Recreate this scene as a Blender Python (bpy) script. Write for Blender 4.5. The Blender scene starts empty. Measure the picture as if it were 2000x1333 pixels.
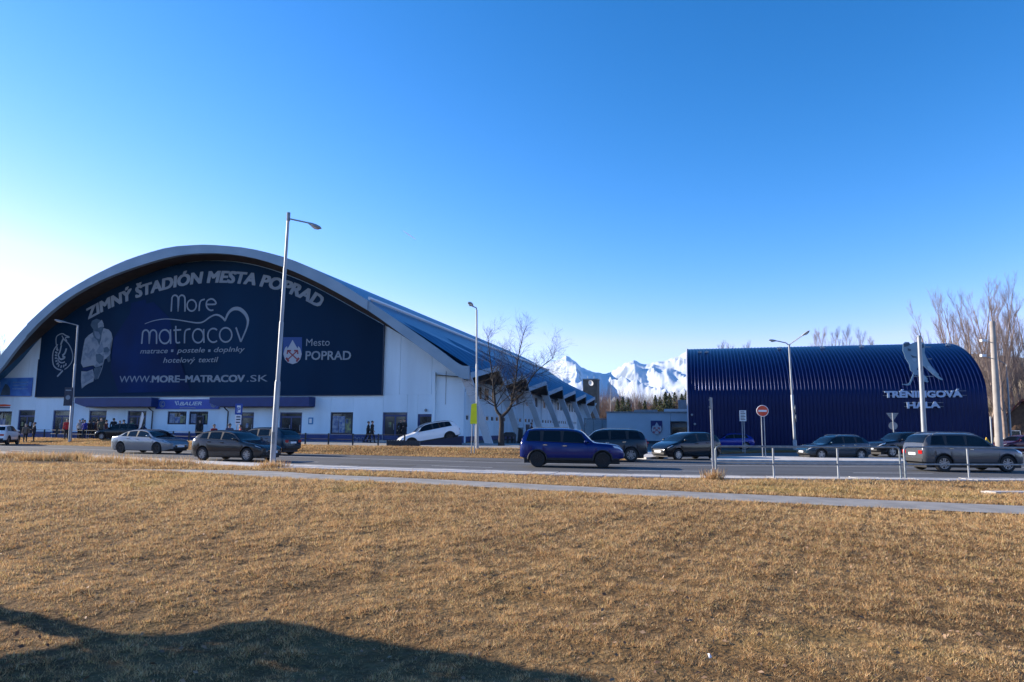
import bpy, bmesh, math, random
import numpy as np
from mathutils import Vector, Matrix, noise
random.seed(7); np.random.seed(7)
scene = bpy.context.scene
C = scene.collection
R = math.radians
# ---------------------------------------------------------------- camera
FPX, CXP, CYP, EYE = 1333.0, 1000.0, 666.5, 1.7
PITCH = math.atan(169.5 / 1333.0); ROLL = R(.42)
cam = bpy.data.cameras.new('camera'); camo = bpy.data.objects.new('camera', cam); C.objects.link(camo)
cam.lens = 24.0; cam.sensor_width = 36.0; cam.clip_start = .1; cam.clip_end = 60000
camo.matrix_world = Matrix.Translation((0, 0, EYE)) @ Matrix.Rotation(R(90) + PITCH, 4, 'X') @ Matrix.Rotation(ROLL, 4, 'Z')
scene.camera = camo
# ---------------------------------------------------------------- sky, sun, exposure
SUN_AZ, SUN_EL = R(71), R(20)          # azimuth: to the left of the view direction
w = bpy.data.worlds.new('World'); scene.world = w; w.use_nodes = True
nt = w.node_tree; nt.nodes.clear()
sky = nt.nodes.new('ShaderNodeTexSky'); sky.sky_type = 'NISHITA'; sky.sun_disc = False
sky.sun_elevation = SUN_EL; sky.sun_rotation = -SUN_AZ
sky.altitude = 700; sky.air_density = 1.0; sky.dust_density = .04; sky.ozone_density = 6.0
sep = nt.nodes.new('ShaderNodeSeparateColor'); cmb = nt.nodes.new('ShaderNodeCombineColor')   # film-like colour response of the whole sky
nt.links.new(sky.outputs[0], sep.inputs[0])
chan = []
for i, (gain, power) in enumerate(((1.0, 2.8), (.82, 1.44), (.88, 1.28))):
    pw_ = nt.nodes.new('ShaderNodeMath'); pw_.operation = 'POWER'; pw_.inputs[1].default_value = power
    mu_ = nt.nodes.new('ShaderNodeMath'); mu_.operation = 'MULTIPLY'; mu_.inputs[1].default_value = gain
    nt.links.new(sep.outputs[i], pw_.inputs[0]); nt.links.new(pw_.outputs[0], mu_.inputs[0]); chan.append(mu_)
def cap(a, b, k):                                   # clear winter air: no reddish or yellowish band along the horizon
    m1 = nt.nodes.new('ShaderNodeMath'); m1.operation = 'MULTIPLY'; m1.inputs[1].default_value = k; m2 = nt.nodes.new('ShaderNodeMath'); m2.operation = 'MINIMUM'
    nt.links.new(b.outputs[0], m1.inputs[0]); nt.links.new(a.outputs[0], m2.inputs[0]); nt.links.new(m1.outputs[0], m2.inputs[1]); return m2
gch = cap(chan[1], chan[2], .84); rch = cap(chan[0], gch, .8)
nt.links.new(rch.outputs[0], cmb.inputs[0]); nt.links.new(gch.outputs[0], cmb.inputs[1]); nt.links.new(chan[2].outputs[0], cmb.inputs[2])
bg = nt.nodes.new('ShaderNodeBackground'); bg.inputs['Strength'].default_value = .105
wo = nt.nodes.new('ShaderNodeOutputWorld')
nt.links.new(cmb.outputs[0], bg.inputs[0]); nt.links.new(bg.outputs[0], wo.inputs[0])
sl = bpy.data.lights.new('sun', 'SUN'); sl.energy = 5.0; sl.angle = R(.53); sl.color = (1, .89, .74)
so = bpy.data.objects.new('sun', sl); C.objects.link(so)
SUNV = Vector((-math.sin(SUN_AZ) * math.cos(SUN_EL), math.cos(SUN_AZ) * math.cos(SUN_EL), math.sin(SUN_EL)))
so.rotation_euler = SUNV.to_track_quat('Z', 'Y').to_euler(); so.location = (-60, 20, 40)
vs = scene.view_settings; vs.view_transform = 'Standard'; vs.look = 'None'; vs.gamma = 1; vs.exposure = 1.1; vs.use_curve_mapping = False
scene.render.engine = 'CYCLES'
# ---------------------------------------------------------------- picture point -> place in the world
_r = Vector((1, 0, 0)); _f = Vector((0, math.cos(PITCH), math.sin(PITCH))); _u = Vector((0, -math.sin(PITCH), math.cos(PITCH)))
_R = math.cos(ROLL) * _r + math.sin(ROLL) * _u; _U = -math.sin(ROLL) * _r + math.cos(ROLL) * _u
EYEV = Vector((0, 0, EYE))
def ray(px, py): return _f + _R * ((px - CXP) / FPX) - _U * ((py - CYP) / FPX)
def at(px, py, Y): d = ray(px, py); return EYEV + d * (Y / d.y)
def ground_at(px, py, z=0.0): d = ray(px, py); return EYEV + d * ((z - EYE) / d.z)
def lerp(a, b, t): return a + (b - a) * t
def sstep(a, b, x):
    t = max(0.0, min(1.0, (x - a) / (b - a))); return t * t * (3 - 2 * t)
def interp(pts, x):
    if x <= pts[0][0]: return pts[0][1]
    for (x0, y0), (x1, y1) in zip(pts, pts[1:]):
        if x <= x1: return y0 + (y1 - y0) * (x - x0) / (x1 - x0)
    return pts[-1][1]
def smooth_pts(pts, n):
    """Catmull-Rom through 2D/3D points, n samples per span"""
    P = [Vector(p) for p in pts]; out = []
    for i in range(len(P) - 1):
        a = P[max(i - 1, 0)]; b = P[i]; c = P[i + 1]; d = P[min(i + 2, len(P) - 1)]
        for k in range(n):
            t = k / n
            out.append(.5 * ((2 * b) + (c - a) * t + (2 * a - 5 * b + 4 * c - d) * t * t + (3 * b - a - 3 * c + d) * t ** 3))
    out.append(P[-1]); return out
# ---------------------------------------------------------------- objects
def tag(o, label=None, cat=None, group=None, kind=None):
    if label: o['label'] = label
    if cat: o['category'] = cat
    if group: o['group'] = group
    if kind: o['kind'] = kind
    return o
def thing(name, label, cat, loc=(0, 0, 0), rz=0.0, group=None):
    o = bpy.data.objects.new(name, None); C.objects.link(o); o.empty_display_size = .2
    o.location = loc; o.rotation_euler = (0, 0, rz)
    return tag(o, label, cat, group)
def copy_tree(o, parent=None):
    c = o.copy(); C.objects.link(c); c.parent = parent
    for ch in o.children: copy_tree(ch, c)
    return c
class MB:
    def __init__(s): s.v = []; s.f = []; s.m = []
    def add(s, vs, fs, m=0):
        b = len(s.v); s.v.extend([tuple(v) for v in vs]); s.f.extend([tuple(i + b for i in f) for f in fs]); s.m.extend([m] * len(fs)); return s
    def box(s, a, b, m=0):
        (x0, y0, z0), (x1, y1, z1) = a, b
        x0, x1 = min(x0, x1), max(x0, x1); y0, y1 = min(y0, y1), max(y0, y1); z0, z1 = min(z0, z1), max(z0, z1)
        return s.add([(x0, y0, z0), (x1, y0, z0), (x1, y1, z0), (x0, y1, z0), (x0, y0, z1), (x1, y0, z1), (x1, y1, z1), (x0, y1, z1)],
                     [(0, 3, 2, 1), (4, 5, 6, 7), (0, 1, 5, 4), (1, 2, 6, 5), (2, 3, 7, 6), (3, 0, 4, 7)], m)
    def cbox(s, c, d, m=0): return s.box([c[i] - d[i] / 2 for i in range(3)], [c[i] + d[i] / 2 for i in range(3)], m)
    def tube(s, pts, rad, n=8, m=0, caps=True):
        P = [Vector(p) for p in pts]
        if not isinstance(rad, (list, tuple)): rad = [rad] * len(P)
        vs = []; fs = []
        T0 = (P[1] - P[0]).normalized()
        X = T0.orthogonal().normalized()
        for i, p in enumerate(P):
            T = (P[min(i + 1, len(P) - 1)] - P[max(i - 1, 0)])
            if T.length < 1e-9: T = T0.copy()
            T.normalize(); X = X - T * X.dot(T)
            if X.length < 1e-6: X = T.orthogonal()
            X.normalize(); Yv = T.cross(X)
            for k in range(n):
                a = 2 * math.pi * k / n; vs.append(p + (X * math.cos(a) + Yv * math.sin(a)) * rad[i])
        for i in range(len(P) - 1):
            for k in range(n):
                fs.append((i * n + k, i * n + (k + 1) % n, (i + 1) * n + (k + 1) % n, (i + 1) * n + k))
        if caps and n > 2:
            fs.append(tuple(range(n - 1, -1, -1))); fs.append(tuple((len(P) - 1) * n + k for k in range(n)))
        return s.add(vs, fs, m)
    def prism(s, poly, off, m=0):
        """closed polygon (3D points) swept by vector off; winding fixed later"""
        n = len(poly); P = [Vector(p) for p in poly]; o = Vector(off)
        vs = P + [p + o for p in P]
        fs = [tuple(range(n)), tuple(range(2 * n - 1, n - 1, -1))] + [(i, i + n, (i + 1) % n + n, (i + 1) % n) for i in range(n)]
        return s.add(vs, fs, m)
    def lathe(s, prof, n=16, axis='Z', c=(0, 0, 0), m=0, caps=True):
        vs = []; fs = []
        for r, h in prof:
            for k in range(n):
                a = 2 * math.pi * k / n; x, y = r * math.cos(a), r * math.sin(a)
                vs.append({'Z': (x, y, h), 'Y': (x, h, y), 'X': (h, x, y)}[axis])
        vs = [(v[0] + c[0], v[1] + c[1], v[2] + c[2]) for v in vs]
        for i in range(len(prof) - 1):
            for k in range(n): fs.append((i * n + k, i * n + (k + 1) % n, (i + 1) * n + (k + 1) % n, (i + 1) * n + k))
        if caps: fs.append(tuple(range(n))); fs.append(tuple((len(prof) - 1) * n + k for k in range(n)))
        return s.add(vs, fs, m)
    def ell(s, c, r, nu=10, nv=7, m=0):
        prof = [(max(.02, math.sin(math.pi * j / nv)), -math.cos(math.pi * j / nv)) for j in range(nv + 1)]
        vs = []; fs = []
        for q, h in prof:
            for k in range(nu):
                a = 2 * math.pi * k / nu; vs.append((c[0] + r[0] * q * math.cos(a), c[1] + r[1] * q * math.sin(a), c[2] + r[2] * h))
        for i in range(nv):
            for k in range(nu): fs.append((i * nu + k, i * nu + (k + 1) % nu, (i + 1) * nu + (k + 1) % nu, (i + 1) * nu + k))
        fs.append(tuple(range(nu - 1, -1, -1))); fs.append(tuple(nv * nu + k for k in range(nu)))
        return s.add(vs, fs, m)
    def build(s, name, mats, parent=None, smooth=None, recalc=True, loc=None):
        me = bpy.data.meshes.new(name); me.from_pydata(s.v, [], s.f)
        if not isinstance(mats, (list, tuple)): mats = [mats]
        for q in mats: me.materials.append(q)
        if len(mats) > 1: me.polygons.foreach_set('material_index', s.m)
        if recalc:
            bm = bmesh.new(); bm.from_mesh(me); bmesh.ops.recalc_face_normals(bm, faces=bm.faces); bm.to_mesh(me); bm.free()
        if smooth is not None:
            me.polygons.foreach_set('use_smooth', [True] * len(me.polygons)); me.set_sharp_from_angle(angle=R(smooth))
        me.update()
        o = bpy.data.objects.new(name, me); C.objects.link(o)
        if parent is not None: o.parent = parent
        if loc is not None: o.location = loc
        return o
# ---------------------------------------------------------------- materials
_M = {}
def mat(name, c, c2=None, scale=3.0, rough=.6, metal=0.0, coat=0.0, bump=0.0, bscale=None, spec=.5, emit=None, stretch=None, detail=4.0, lo=.35, hi=.65):
    if name in _M: return _M[name]
    m = bpy.data.materials.new(name); m.use_nodes = True; _M[name] = m
    t = m.node_tree; b = t.nodes['Principled BSDF']
    b.inputs['Base Color'].default_value = (*c, 1); b.inputs['Roughness'].default_value = rough; b.inputs['Metallic'].default_value = metal
    b.inputs['Coat Weight'].default_value = coat; b.inputs['Coat Roughness'].default_value = .05; b.inputs['Specular IOR Level'].default_value = spec
    if emit: b.inputs['Emission Color'].default_value = (*emit[0], 1); b.inputs['Emission Strength'].default_value = emit[1]
    if c2 or bump:
        co = t.nodes.new('ShaderNodeTexCoord'); mp = t.nodes.new('ShaderNodeMapping'); t.links.new(co.outputs['Object'], mp.inputs[0])
        if stretch: mp.inputs['Scale'].default_value = stretch
    if c2:
        n = t.nodes.new('ShaderNodeTexNoise'); n.inputs['Scale'].default_value = scale; n.inputs['Detail'].default_value = detail
        r = t.nodes.new('ShaderNodeValToRGB'); r.color_ramp.elements[0].position = lo; r.color_ramp.elements[1].position = hi
        r.color_ramp.elements[0].color = (*c, 1); r.color_ramp.elements[1].color = (*c2, 1)
        t.links.new(mp.outputs[0], n.inputs['Vector']); t.links.new(n.outputs['Fac'], r.inputs[0]); t.links.new(r.outputs[0], b.inputs['Base Color'])
    if bump:
        n2 = t.nodes.new('ShaderNodeTexNoise'); n2.inputs['Scale'].default_value = bscale or scale * 4; n2.inputs['Detail'].default_value = 5
        bp = t.nodes.new('ShaderNodeBump'); bp.inputs['Strength'].default_value = bump; bp.inputs['Distance'].default_value = .02
        t.links.new(mp.outputs[0], n2.inputs['Vector']); t.links.new(n2.outputs['Fac'], bp.inputs['Height']); t.links.new(bp.outputs[0], b.inputs['Normal'])
    return m
white_wall = mat('white_wall_paint', (.66, .80, .88), (.53, .65, .72), .55, .75, bump=.12, bscale=6, stretch=(1, 1, .22), detail=7, lo=.38, hi=.74)
blue_paint = mat('blue_plinth_paint', (.003, .022, .12), (.005, .03, .15), 1.5, .5)
galv = mat('galvanised_steel', (.24, .26, .28), (.34, .36, .38), 6, .5, .35, stretch=(1, 1, .2))
galv_dark = mat('weathered_shaded_steel', (.16, .19, .21), (.26, .29, .31), 6, .5, .6)  # dark steel parts; on the railing's rails the tone stands in for shade
concrete = mat('concrete', (.36, .34, .32), (.46, .44, .41), 2.5, .85, bump=.2)
dark_frame = mat('dark_blue_frame', (.012, .025, .07), None, 1, .45)
black = mat('black_plastic', (.012, .012, .014), None, 1, .55)
glass = mat('window_glass', (.012, .018, .026), (.03, .04, .05), .8, .06, 0, spec=.8)
car_glass = mat('car_glass', (.004, .006, .009), None, 1, .03, 0, spec=.32)
rubber = mat('tyre_rubber', (.014, .014, .015), (.024, .023, .022), 8, .85)
rim_m = mat('alloy_rim', (.32, .33, .35), None, 1, .35, .85)
rim_dark = mat('black_rim', (.03, .03, .034), None, 1, .35, .6)
chrome = mat('chrome', (.6, .62, .64), None, 1, .15, 1.0)
lamp_clear = mat('headlamp_lens', (.62, .64, .66), None, 1, .12, .1, coat=1)
lamp_red = mat('tail_lamp_lens', (.42, .012, .012), None, 1, .15, 0, coat=1)
lamp_amber = mat('amber_lens', (.6, .2, .02), None, 1, .2)
plate_m = mat('licence_plate', (.74, .75, .76), None, 1, .4)
sign_white = mat('sign_white', (.78, .78, .77), (.7, .7, .7), 3, .45)
sign_blue = mat('sign_blue', (.01, .06, .32), None, 1, .4)
sign_red = mat('sign_red', (.62, .05, .02), (.68, .09, .03), 3, .45)
print_grey = mat('banner_pale_print', (.25, .29, .32), (.20, .24, .28), 1.2, .7)
# ================================================================ terrain, road, paths
TH = R(15)
CORNER = at(906, 800, 57.0)                    # right front corner of the stadium
E1 = Vector((math.cos(TH), -math.sin(TH), 0)); E2 = Vector((math.sin(TH), math.cos(TH), 0))
def to_local(p): q = Vector((p[0] - CORNER.x, p[1] - CORNER.y, 0)); return q.dot(E1), q.dot(E2)
def from_local(x, y, z=0.0): return Vector((CORNER.x, CORNER.y, 0)) + E1 * x + E2 * y + Vector((0, 0, z))
def on_y(px, py, yl):                          # picture point on the plane local y = yl -> (local x, z)
    d = ray(px, py); n = E2; q = Vector((CORNER.x, CORNER.y, 0)) + E2 * yl
    t = (q - EYEV).dot(n) / d.dot(n); p = EYEV + d * t; return to_local(p)[0], p.z
def on_x(px, py, xl):
    d = ray(px, py); n = E1; q = Vector((CORNER.x, CORNER.y, 0)) + E1 * xl
    t = (q - EYEV).dot(n) / d.dot(n); p = EYEV + d * t; return to_local(p)[1], p.z
def curve_fn(pts):
    s = [(p.x, p.y) for p in smooth_pts([Vector((a, b, 0)) for a, b in pts], 8)]
    X = np.array([a for a, b in s]); Yv = np.array([b for a, b in s])
    return lambda x: np.interp(x, X, Yv)
kerb_in = curve_fn([(-120, 108), (-60, 63), (-30.9, 41.8), (-24.1, 38.3), (-19.9, 35.8), (-15.2, 33.0), (-9.9, 30.3), (-2.9, 27.6), (1.2, 26.4), (5.6, 25.1), (12.7, 24.6), (18.1, 24.6), (40, 27), (80, 35), (130, 50)])
far_edge = curve_fn([(-120, 118), (-80, 84), (-45.8, 61.9), (-31.4, 54.1), (-22, 48.2), (-12.7, 43.2), (-4.1, 39.9), (.3, 38.6), (6.7, 37.3), (10.9, 36.9), (22.2, 37.9), (28.8, 38.8), (60, 44), (90, 52), (130, 64)])
def kerb_out(x): return kerb_in(x) - np.interp(x, [-30, -10, 5, 13], [2.0, 1.9, 1.3, .85])
path_n = curve_fn([(-30, 27.2), (-20, 26.6), (-14.5, 26.2), (-11, 24.9), (-7.3, 22.7), (-2.1, 20.6), (2.7, 18.1), (6, 16.4), (10.6, 14.4), (18, 11.6), (40, 4)])
path_f = curve_fn([(-30, 27.3), (-20, 26.9), (-14.5, 26.9), (-11, 26.6), (-8.9, 26.2), (-6.5, 24.6), (-2.3, 22.7), (2.9, 20.0), (6.6, 18.2), (12.1, 15.9), (18, 13.6), (40, 6.2)])
def sst(a, b, x): t = np.clip((x - a) / (b - a), 0, 1); return t * t * (3 - 2 * t)
def level(x, y):
    """made ground: road level 0, a bank up to the stadium forecourt, slightly lower yard on the right"""
    x = np.asarray(x, float); y = np.asarray(y, float)
    xl = (x - CORNER.x) * E1.x + (y - CORNER.y) * E1.y
    d = y - far_edge(x)
    up = np.interp(xl, [-20, 8, 15], [.42, .42, -.06])
    return up * sst(.2, 3.6, d) + .035 * np.clip(y - 160, 0, 300) * np.interp(x, [60, 130], [0, 1]) * 2.2
_rw = np.random.RandomState(5)
def waves(n, l0, l1, seed):
    r = np.random.RandomState(seed); a = r.uniform(0, 2 * np.pi, n); l = np.exp(r.uniform(np.log(l0), np.log(l1), n)); return np.cos(a) * 2 * np.pi / l, np.sin(a) * 2 * np.pi / l, r.uniform(0, 6.28, n)
WB = waves(14, .28, .8, 1); WC = waves(14, .12, .45, 2); WD = waves(10, .9, 3.5, 3)
def wsum(W, x, y):
    o = 0
    for kx, ky, p in zip(*W): o = o + np.sin(kx * x + ky * y + p)
    return o / math.sqrt(len(W[0]) / 2)
def bumps(x, y):
    return .006 * wsum(WB, x, y) + .012 * wsum(WD, x, y) + .03 * np.sin(x * .45 + .8) * np.sin(y * .5)
def lawn_mask(x, y):
    d1 = kerb_out(x) - y; d2 = np.maximum(path_n(x) - y, y - path_f(x))
    near = np.clip(np.minimum(d1, np.where(x > -30, d2, 9)), -1, 1)
    bank = np.where(x < 6.5, np.clip(np.minimum(y - far_edge(x), far_edge(x) + 4.0 - y), -1, 1), -1)
    return np.where(y < kerb_in(x), near, bank)
def gzv(x, y):
    x = np.asarray(x, float); y = np.asarray(y, float)
    m = lawn_mask(x, y)
    return level(x, y) + bumps(x, y) * sst(.1, .9, m) + .012 * sst(-.1, .3, m) - (.07 + .2 * ((x > 6) & (y > far_edge(x) + .3))) * sst(.25, -.15, m)
def gz(x, y): return float(level(x, y))
# dry winter lawn
def grass_material(name, blade):
    m = bpy.data.materials.new(name); m.use_nodes = True; t = m.node_tree; b = t.nodes['Principled BSDF']
    co = t.nodes.new('ShaderNodeTexCoord')
    def nz(scale, detail, dist=0.0):
        n = t.nodes.new('ShaderNodeTexNoise'); n.inputs['Scale'].default_value = scale; n.inputs['Detail'].default_value = detail
        n.inputs['Distortion'].default_value = dist; t.links.new(co.outputs['Object'], n.inputs['Vector']); return n
    def ramp(src, stops):
        r = t.nodes.new('ShaderNodeValToRGB'); e = r.color_ramp.elements
        while len(e) < len(stops): e.new(.5)
        for q, (p, c) in zip(e, stops): q.position = p; q.color = (*c, 1)
        t.links.new(src, r.inputs[0]); return r
    def mix(fac, a, c, mode='MIX'):
        x = t.nodes.new('ShaderNodeMix'); x.data_type = 'RGBA'; x.blend_type = mode
        if isinstance(fac, float): x.inputs[0].default_value = fac
        else: t.links.new(fac, x.inputs[0])
        t.links.new(a, x.inputs[6]); t.links.new(c, x.inputs[7]); return x.outputs[2]
    big = ramp(nz(.55, 5, .6).outputs['Fac'], [(.3, (.20, .105, .04)), (.46, (.36, .20, .075)), (.6, (.50, .31, .13)), (.76, (.33, .26, .07))])
    mid = ramp(nz(3.2, 6, .8).outputs['Fac'], [(.32, (.09, .05, .025)), (.5, (.36, .205, .08)), (.68, (.56, .38, .18))])
    col = mix(.5, big.outputs[0], mid.outputs[0])
    huge = ramp(nz(.16, 4, .8).outputs['Fac'], [(.36, (.62, .56, .5)), (.5, (1, 1, 1)), (.6, (1.12, 1.1, 1.0)), (.68, (.86, .98, .6))])
    col = mix(1.0, col, huge.outputs[0], 'MULTIPLY')
    if blade:
        g = t.nodes.new('ShaderNodeNewGeometry')
        rnd = ramp(g.outputs['Random Per Island'], [(0, (.07, .045, .022)), (.22, (.36, .18, .06)), (.5, (.50, .30, .115)), (.74, (.66, .46, .22)), (.88, (.28, .27, .06)), (1, (.78, .62, .38))])
        col = mix(.62, col, rnd.outputs[0])
        br = t.nodes.new('ShaderNodeHueSaturation'); br.inputs['Saturation'].default_value = .93; br.inputs['Hue'].default_value = .499; br.inputs['Value'].default_value = 1.36; t.links.new(col, br.inputs['Color']); col = br.outputs[0]
        b.inputs['Roughness'].default_value = .8
        tr = t.nodes.new('ShaderNodeBsdfTranslucent'); ms = t.nodes.new('ShaderNodeMixShader'); ms.inputs[0].default_value = .36
        t.links.new(col, tr.inputs[0]); t.links.new(b.outputs[0], ms.inputs[1]); t.links.new(tr.outputs[0], ms.inputs[2])
        t.links.new(ms.outputs[0], t.nodes['Material Output'].inputs[0])
    else:
        fine = ramp(nz(26, 6, .4).outputs['Fac'], [(.38, (.022, .015, .008)), (.54, (.12, .075, .03)), (.74, (.36, .24, .10))])
        col = mix(.5, col, fine.outputs[0])
        dk = t.nodes.new('ShaderNodeHueSaturation'); dk.inputs['Value'].default_value = .62; t.links.new(col, dk.inputs['Color']); col = dk.outputs[0]
        b.inputs['Roughness'].default_value = .95
        bp = t.nodes.new('ShaderNodeBump'); bp.inputs['Strength'].default_value = 1.0; bp.inputs['Distance'].default_value = .05
        t.links.new(nz(14, 8, .5).outputs['Fac'], bp.inputs['Height']); t.links.new(bp.outputs[0], b.inputs['Normal'])
    b.inputs['Specular IOR Level'].default_value = .15
    t.links.new(col, b.inputs['Base Color'])
    return m
lawn_m = grass_material('dry_lawn', False); blade_m = grass_material('dry_grass_blades', True)
def grid_mesh(name, xs, ys, zf, m):
    X, Yg = np.meshgrid(xs, ys); Z = zf(X, Yg)
    n, k = len(xs), len(ys)
    co = np.stack([X, Yg, Z], -1).reshape(-1, 3)
    idx = np.arange(n * k).reshape(k, n)
    f = np.stack([idx[:-1, :-1], idx[:-1, 1:], idx[1:, 1:], idx[1:, :-1]], -1).reshape(-1, 4)
    me = bpy.data.meshes.new(name); me.from_pydata(co.tolist(), [], f.tolist())
    me.polygons.foreach_set('use_smooth', [True] * len(me.polygons)); me.materials.append(m); me.update()
    o = bpy.data.objects.new(name, me); C.objects.link(o); return o
def axis(parts):
    a = []
    for s, e, st in parts: a += list(np.arange(s, e, st))
    return np.array(a + [parts[-1][1]])
gx = axis([(-16000, -2000, 2000), (-2000, -200, 200), (-200, -60, 8), (-60, -14, 1.0), (-14, -10, .35), (-10, 10, .13), (10, 14, .35), (14, 60, 1.0), (60, 200, 8), (200, 2000, 200), (2000, 16000, 2000)])
gy = axis([(-4000, -200, 500), (-200, -10, 12), (-10, 3, 1), (3, 13, .13), (13, 32, .35), (32, 70, .7), (70, 200, 6), (200, 2000, 150), (2000, 16000, 1500)])
tag(grid_mesh('ground', gx, gy, gzv, lawn_m), kind='structure')
def strip(name, xs, lo, hi, ny, dz, m, zf=None):
    xs = np.array(xs); a = lo(xs); b = hi(xs)
    T = np.linspace(0, 1, ny + 1)[:, None]
    Yg = a[None, :] * (1 - T) + b[None, :] * T; X = np.repeat(xs[None, :], ny + 1, 0)
    Z = (level(X, Yg) if zf is None else zf(X, Yg)) + dz
    n, k = len(xs), ny + 1
    idx = np.arange(n * k).reshape(k, n)
    f = np.stack([idx[:-1, :-1], idx[:-1, 1:], idx[1:, 1:], idx[1:, :-1]], -1).reshape(-1, 4)
    me = bpy.data.meshes.new(name); me.from_pydata(np.stack([X, Yg, Z], -1).reshape(-1, 3).tolist(), [], f.tolist())
    me.materials.append(m); me.update(); o = bpy.data.objects.new(name, me); C.objects.link(o); return o
asphalt = mat('road_asphalt', (.046, .048, .052), (.09, .092, .096), 1.1, .85, bump=.25, bscale=60, detail=10, stretch=(.12, 1, 1), lo=.3, hi=.7)
yard_m = mat('yard_asphalt', (.06, .06, .062), (.10, .10, .10), .5, .85, bump=.2, bscale=40, detail=8)
path_m = mat('worn_path_asphalt', (.20, .188, .172), (.30, .282, .255), 1.3, .9, bump=.25, bscale=50, detail=9)
line_m = mat('road_paint', (.55, .55, .54), (.36, .36, .36), 5, .7, detail=8)
paver_m = mat('pale_concrete_pavers', (.42, .39, .36), (.56, .53, .49), 2.5, .9, bump=.2, bscale=30, detail=6)
plaza_m = mat('forecourt_paving', (.20, .20, .20), (.27, .26, .25), 1.2, .85, detail=6)
road = tag(strip('road', np.arange(-118, 122, .6), kerb_in, far_edge, 6, .006, asphalt), kind='structure')
tag(strip('path', np.arange(-16, 40, .3), path_n, path_f, 3, .008, path_m), kind='structure')
zero = lambda X, Yg: X * 0
# block-paved kerb strip: one row of slabs with open joints, laid along the road
kerb_base = tag(strip('kerb_strip', np.arange(-60, 60, .5), kerb_out, kerb_in, 2, .012, mat('joint_sand', (.16, .15, .135), (.21, .2, .18), 9, .95), zero), kind='structure')
kr = MB(); slabs = []
x = -34.0; slab_mesh = {}
while x < 24:
    y0, y1 = float(kerb_out(x)), float(kerb_in(x)); ang = math.atan2(float(kerb_in(x + .4)) - float(kerb_in(x - .4)), .8)
    W = round((y1 - y0) * math.cos(ang) / .2) * .2
    if W not in slab_mesh:
        bmb = MB().box((-.47, -W / 2 + .012, -.06), (.47, W / 2 - .012, 0)).box((-.47, W / 2 + .01, -.08), (.47, W / 2 + .13, .012))
        tmp = bmb.build('kerb_slab', paver_m); slab_mesh[W] = tmp.data; bpy.data.objects.remove(tmp)
    o = bpy.data.objects.new('kerb_slab', slab_mesh[W]); C.objects.link(o); o.parent = kerb_base
    o.location = (x, (y0 + y1) / 2, .05 + random.uniform(-.004, .006)); o.rotation_euler = (random.uniform(-.006, .006), random.uniform(-.006, .006), ang)
    x += math.cos(ang) * .965
# lane paint
def paint(pts, wd, name='lane_line', dash=None):
    P = smooth_pts([Vector((p.x, p.y, 0)) for p in pts], 10); b = MB(); n = 0; acc = 0
    for i in range(len(P) - 1):
        T = (P[i + 1] - P[i]); L = T.length; T.normalize(); N = Vector((-T.y, T.x, 0)) * wd / 2
        z = Vector((0, 0, .011))
        b.add([P[i] - N + z, P[i + 1] - N + z, P[i + 1] + N + z, P[i] + N + z], [(0, 1, 2, 3)])
    return b.build(name, line_m, road)
g = ground_at
paint([Vector((-60, 71.5, 0)), Vector((-39.5, 53.6, 0)), Vector((-27, 46.6, 0)), Vector((-13.6, 39.5, 0)), g(860, 901), g(1060, 906), g(1300, 909.5), g(1540, 911), g(2000, 914), Vector((55, 37, 0))], .16)
for a in [(563, 901, 622, 903.3), (843, 910.3, 962, 914), (1225, 919.6, 1367, 921.2), (1666, 924.2, 1822, 925.2)]:
    m_ = g((a[0] + a[2]) / 2, (a[1] + a[3]) / 2 + .1); paint([g(a[0], a[1]), m_, g(a[2], a[3])], .14)
paint([g(20, 880), g(150, 888.5), g(180, 890)], .14)
# repaired strips in the worn surface
patch_a = mat('asphalt_repair', (.034, .035, .038), (.05, .051, .054), 3, .9, bump=.2, bscale=50); patch_p = mat('path_repair', (.17, .17, .175), (.22, .22, .22), 3, .9, bump=.2, bscale=50)
def quad_sheet(name, pix, z, m, parent):
    return MB().add([ground_at(a, b_, z) for a, b_ in pix], [(0, 1, 2, 3)]).build(name, m, parent)
quad_sheet('asphalt_patch', [(655, 908), (800, 912.5), (815, 909), (668, 905)], .009, patch_a, road)
quad_sheet('asphalt_patch', [(1455, 929), (1600, 931), (1597, 926.5), (1458, 925)], .009, patch_a, road)
quad_sheet('asphalt_patch', [(905, 901.2), (1010, 903.8), (1020, 901), (915, 898.5)], .009, patch_a, road)
quad_sheet('crack_seal', [(1240, 915), (1420, 917.2), (1420, 916.7), (1240, 914.5)], .0095, patch_a, road)
quad_sheet('crack_seal', [(690, 900.3), (880, 907.2), (880, 906.8), (690, 899.9)], .0095, patch_a, road)
# forecourt, yard, junction
def facade_y(x): return CORNER.y + (CORNER.x - x) * math.tan(TH) + .8
tag(strip('forecourt', np.arange(-75, 1, .7), lambda x: far_edge(x) + 3.7, lambda x: np.maximum(facade_y(x), far_edge(x) + 4), 8, .016, plaza_m), kind='structure')
tag(strip('yard', np.arange(-3.5, 75, .7), lambda x: far_edge(x) + np.interp(x, [6.2, 7.4], [3.7, .05]), lambda x: x * 0 + 150, 60, .012, yard_m), kind='structure')
def slab_poly(name, pix, z, m, th=.12):
    p = [ground_at(a, b, z) for a, b in pix]; o = MB().prism(p, (0, 0, -th)).build(name, m); return tag(o, kind='structure')
slab_poly('traffic_island', [(1388, 898), (1560, 899.5), (1795, 901), (1830, 896), (1640, 893), (1500, 891.5), (1388, 892.5)], .10, paver_m)
slab_poly('pavement', [(1150, 884), (1262, 893.5), (1292, 891.5), (1290, 884), (1240, 877), (1150, 875)], .09, paver_m)
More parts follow.
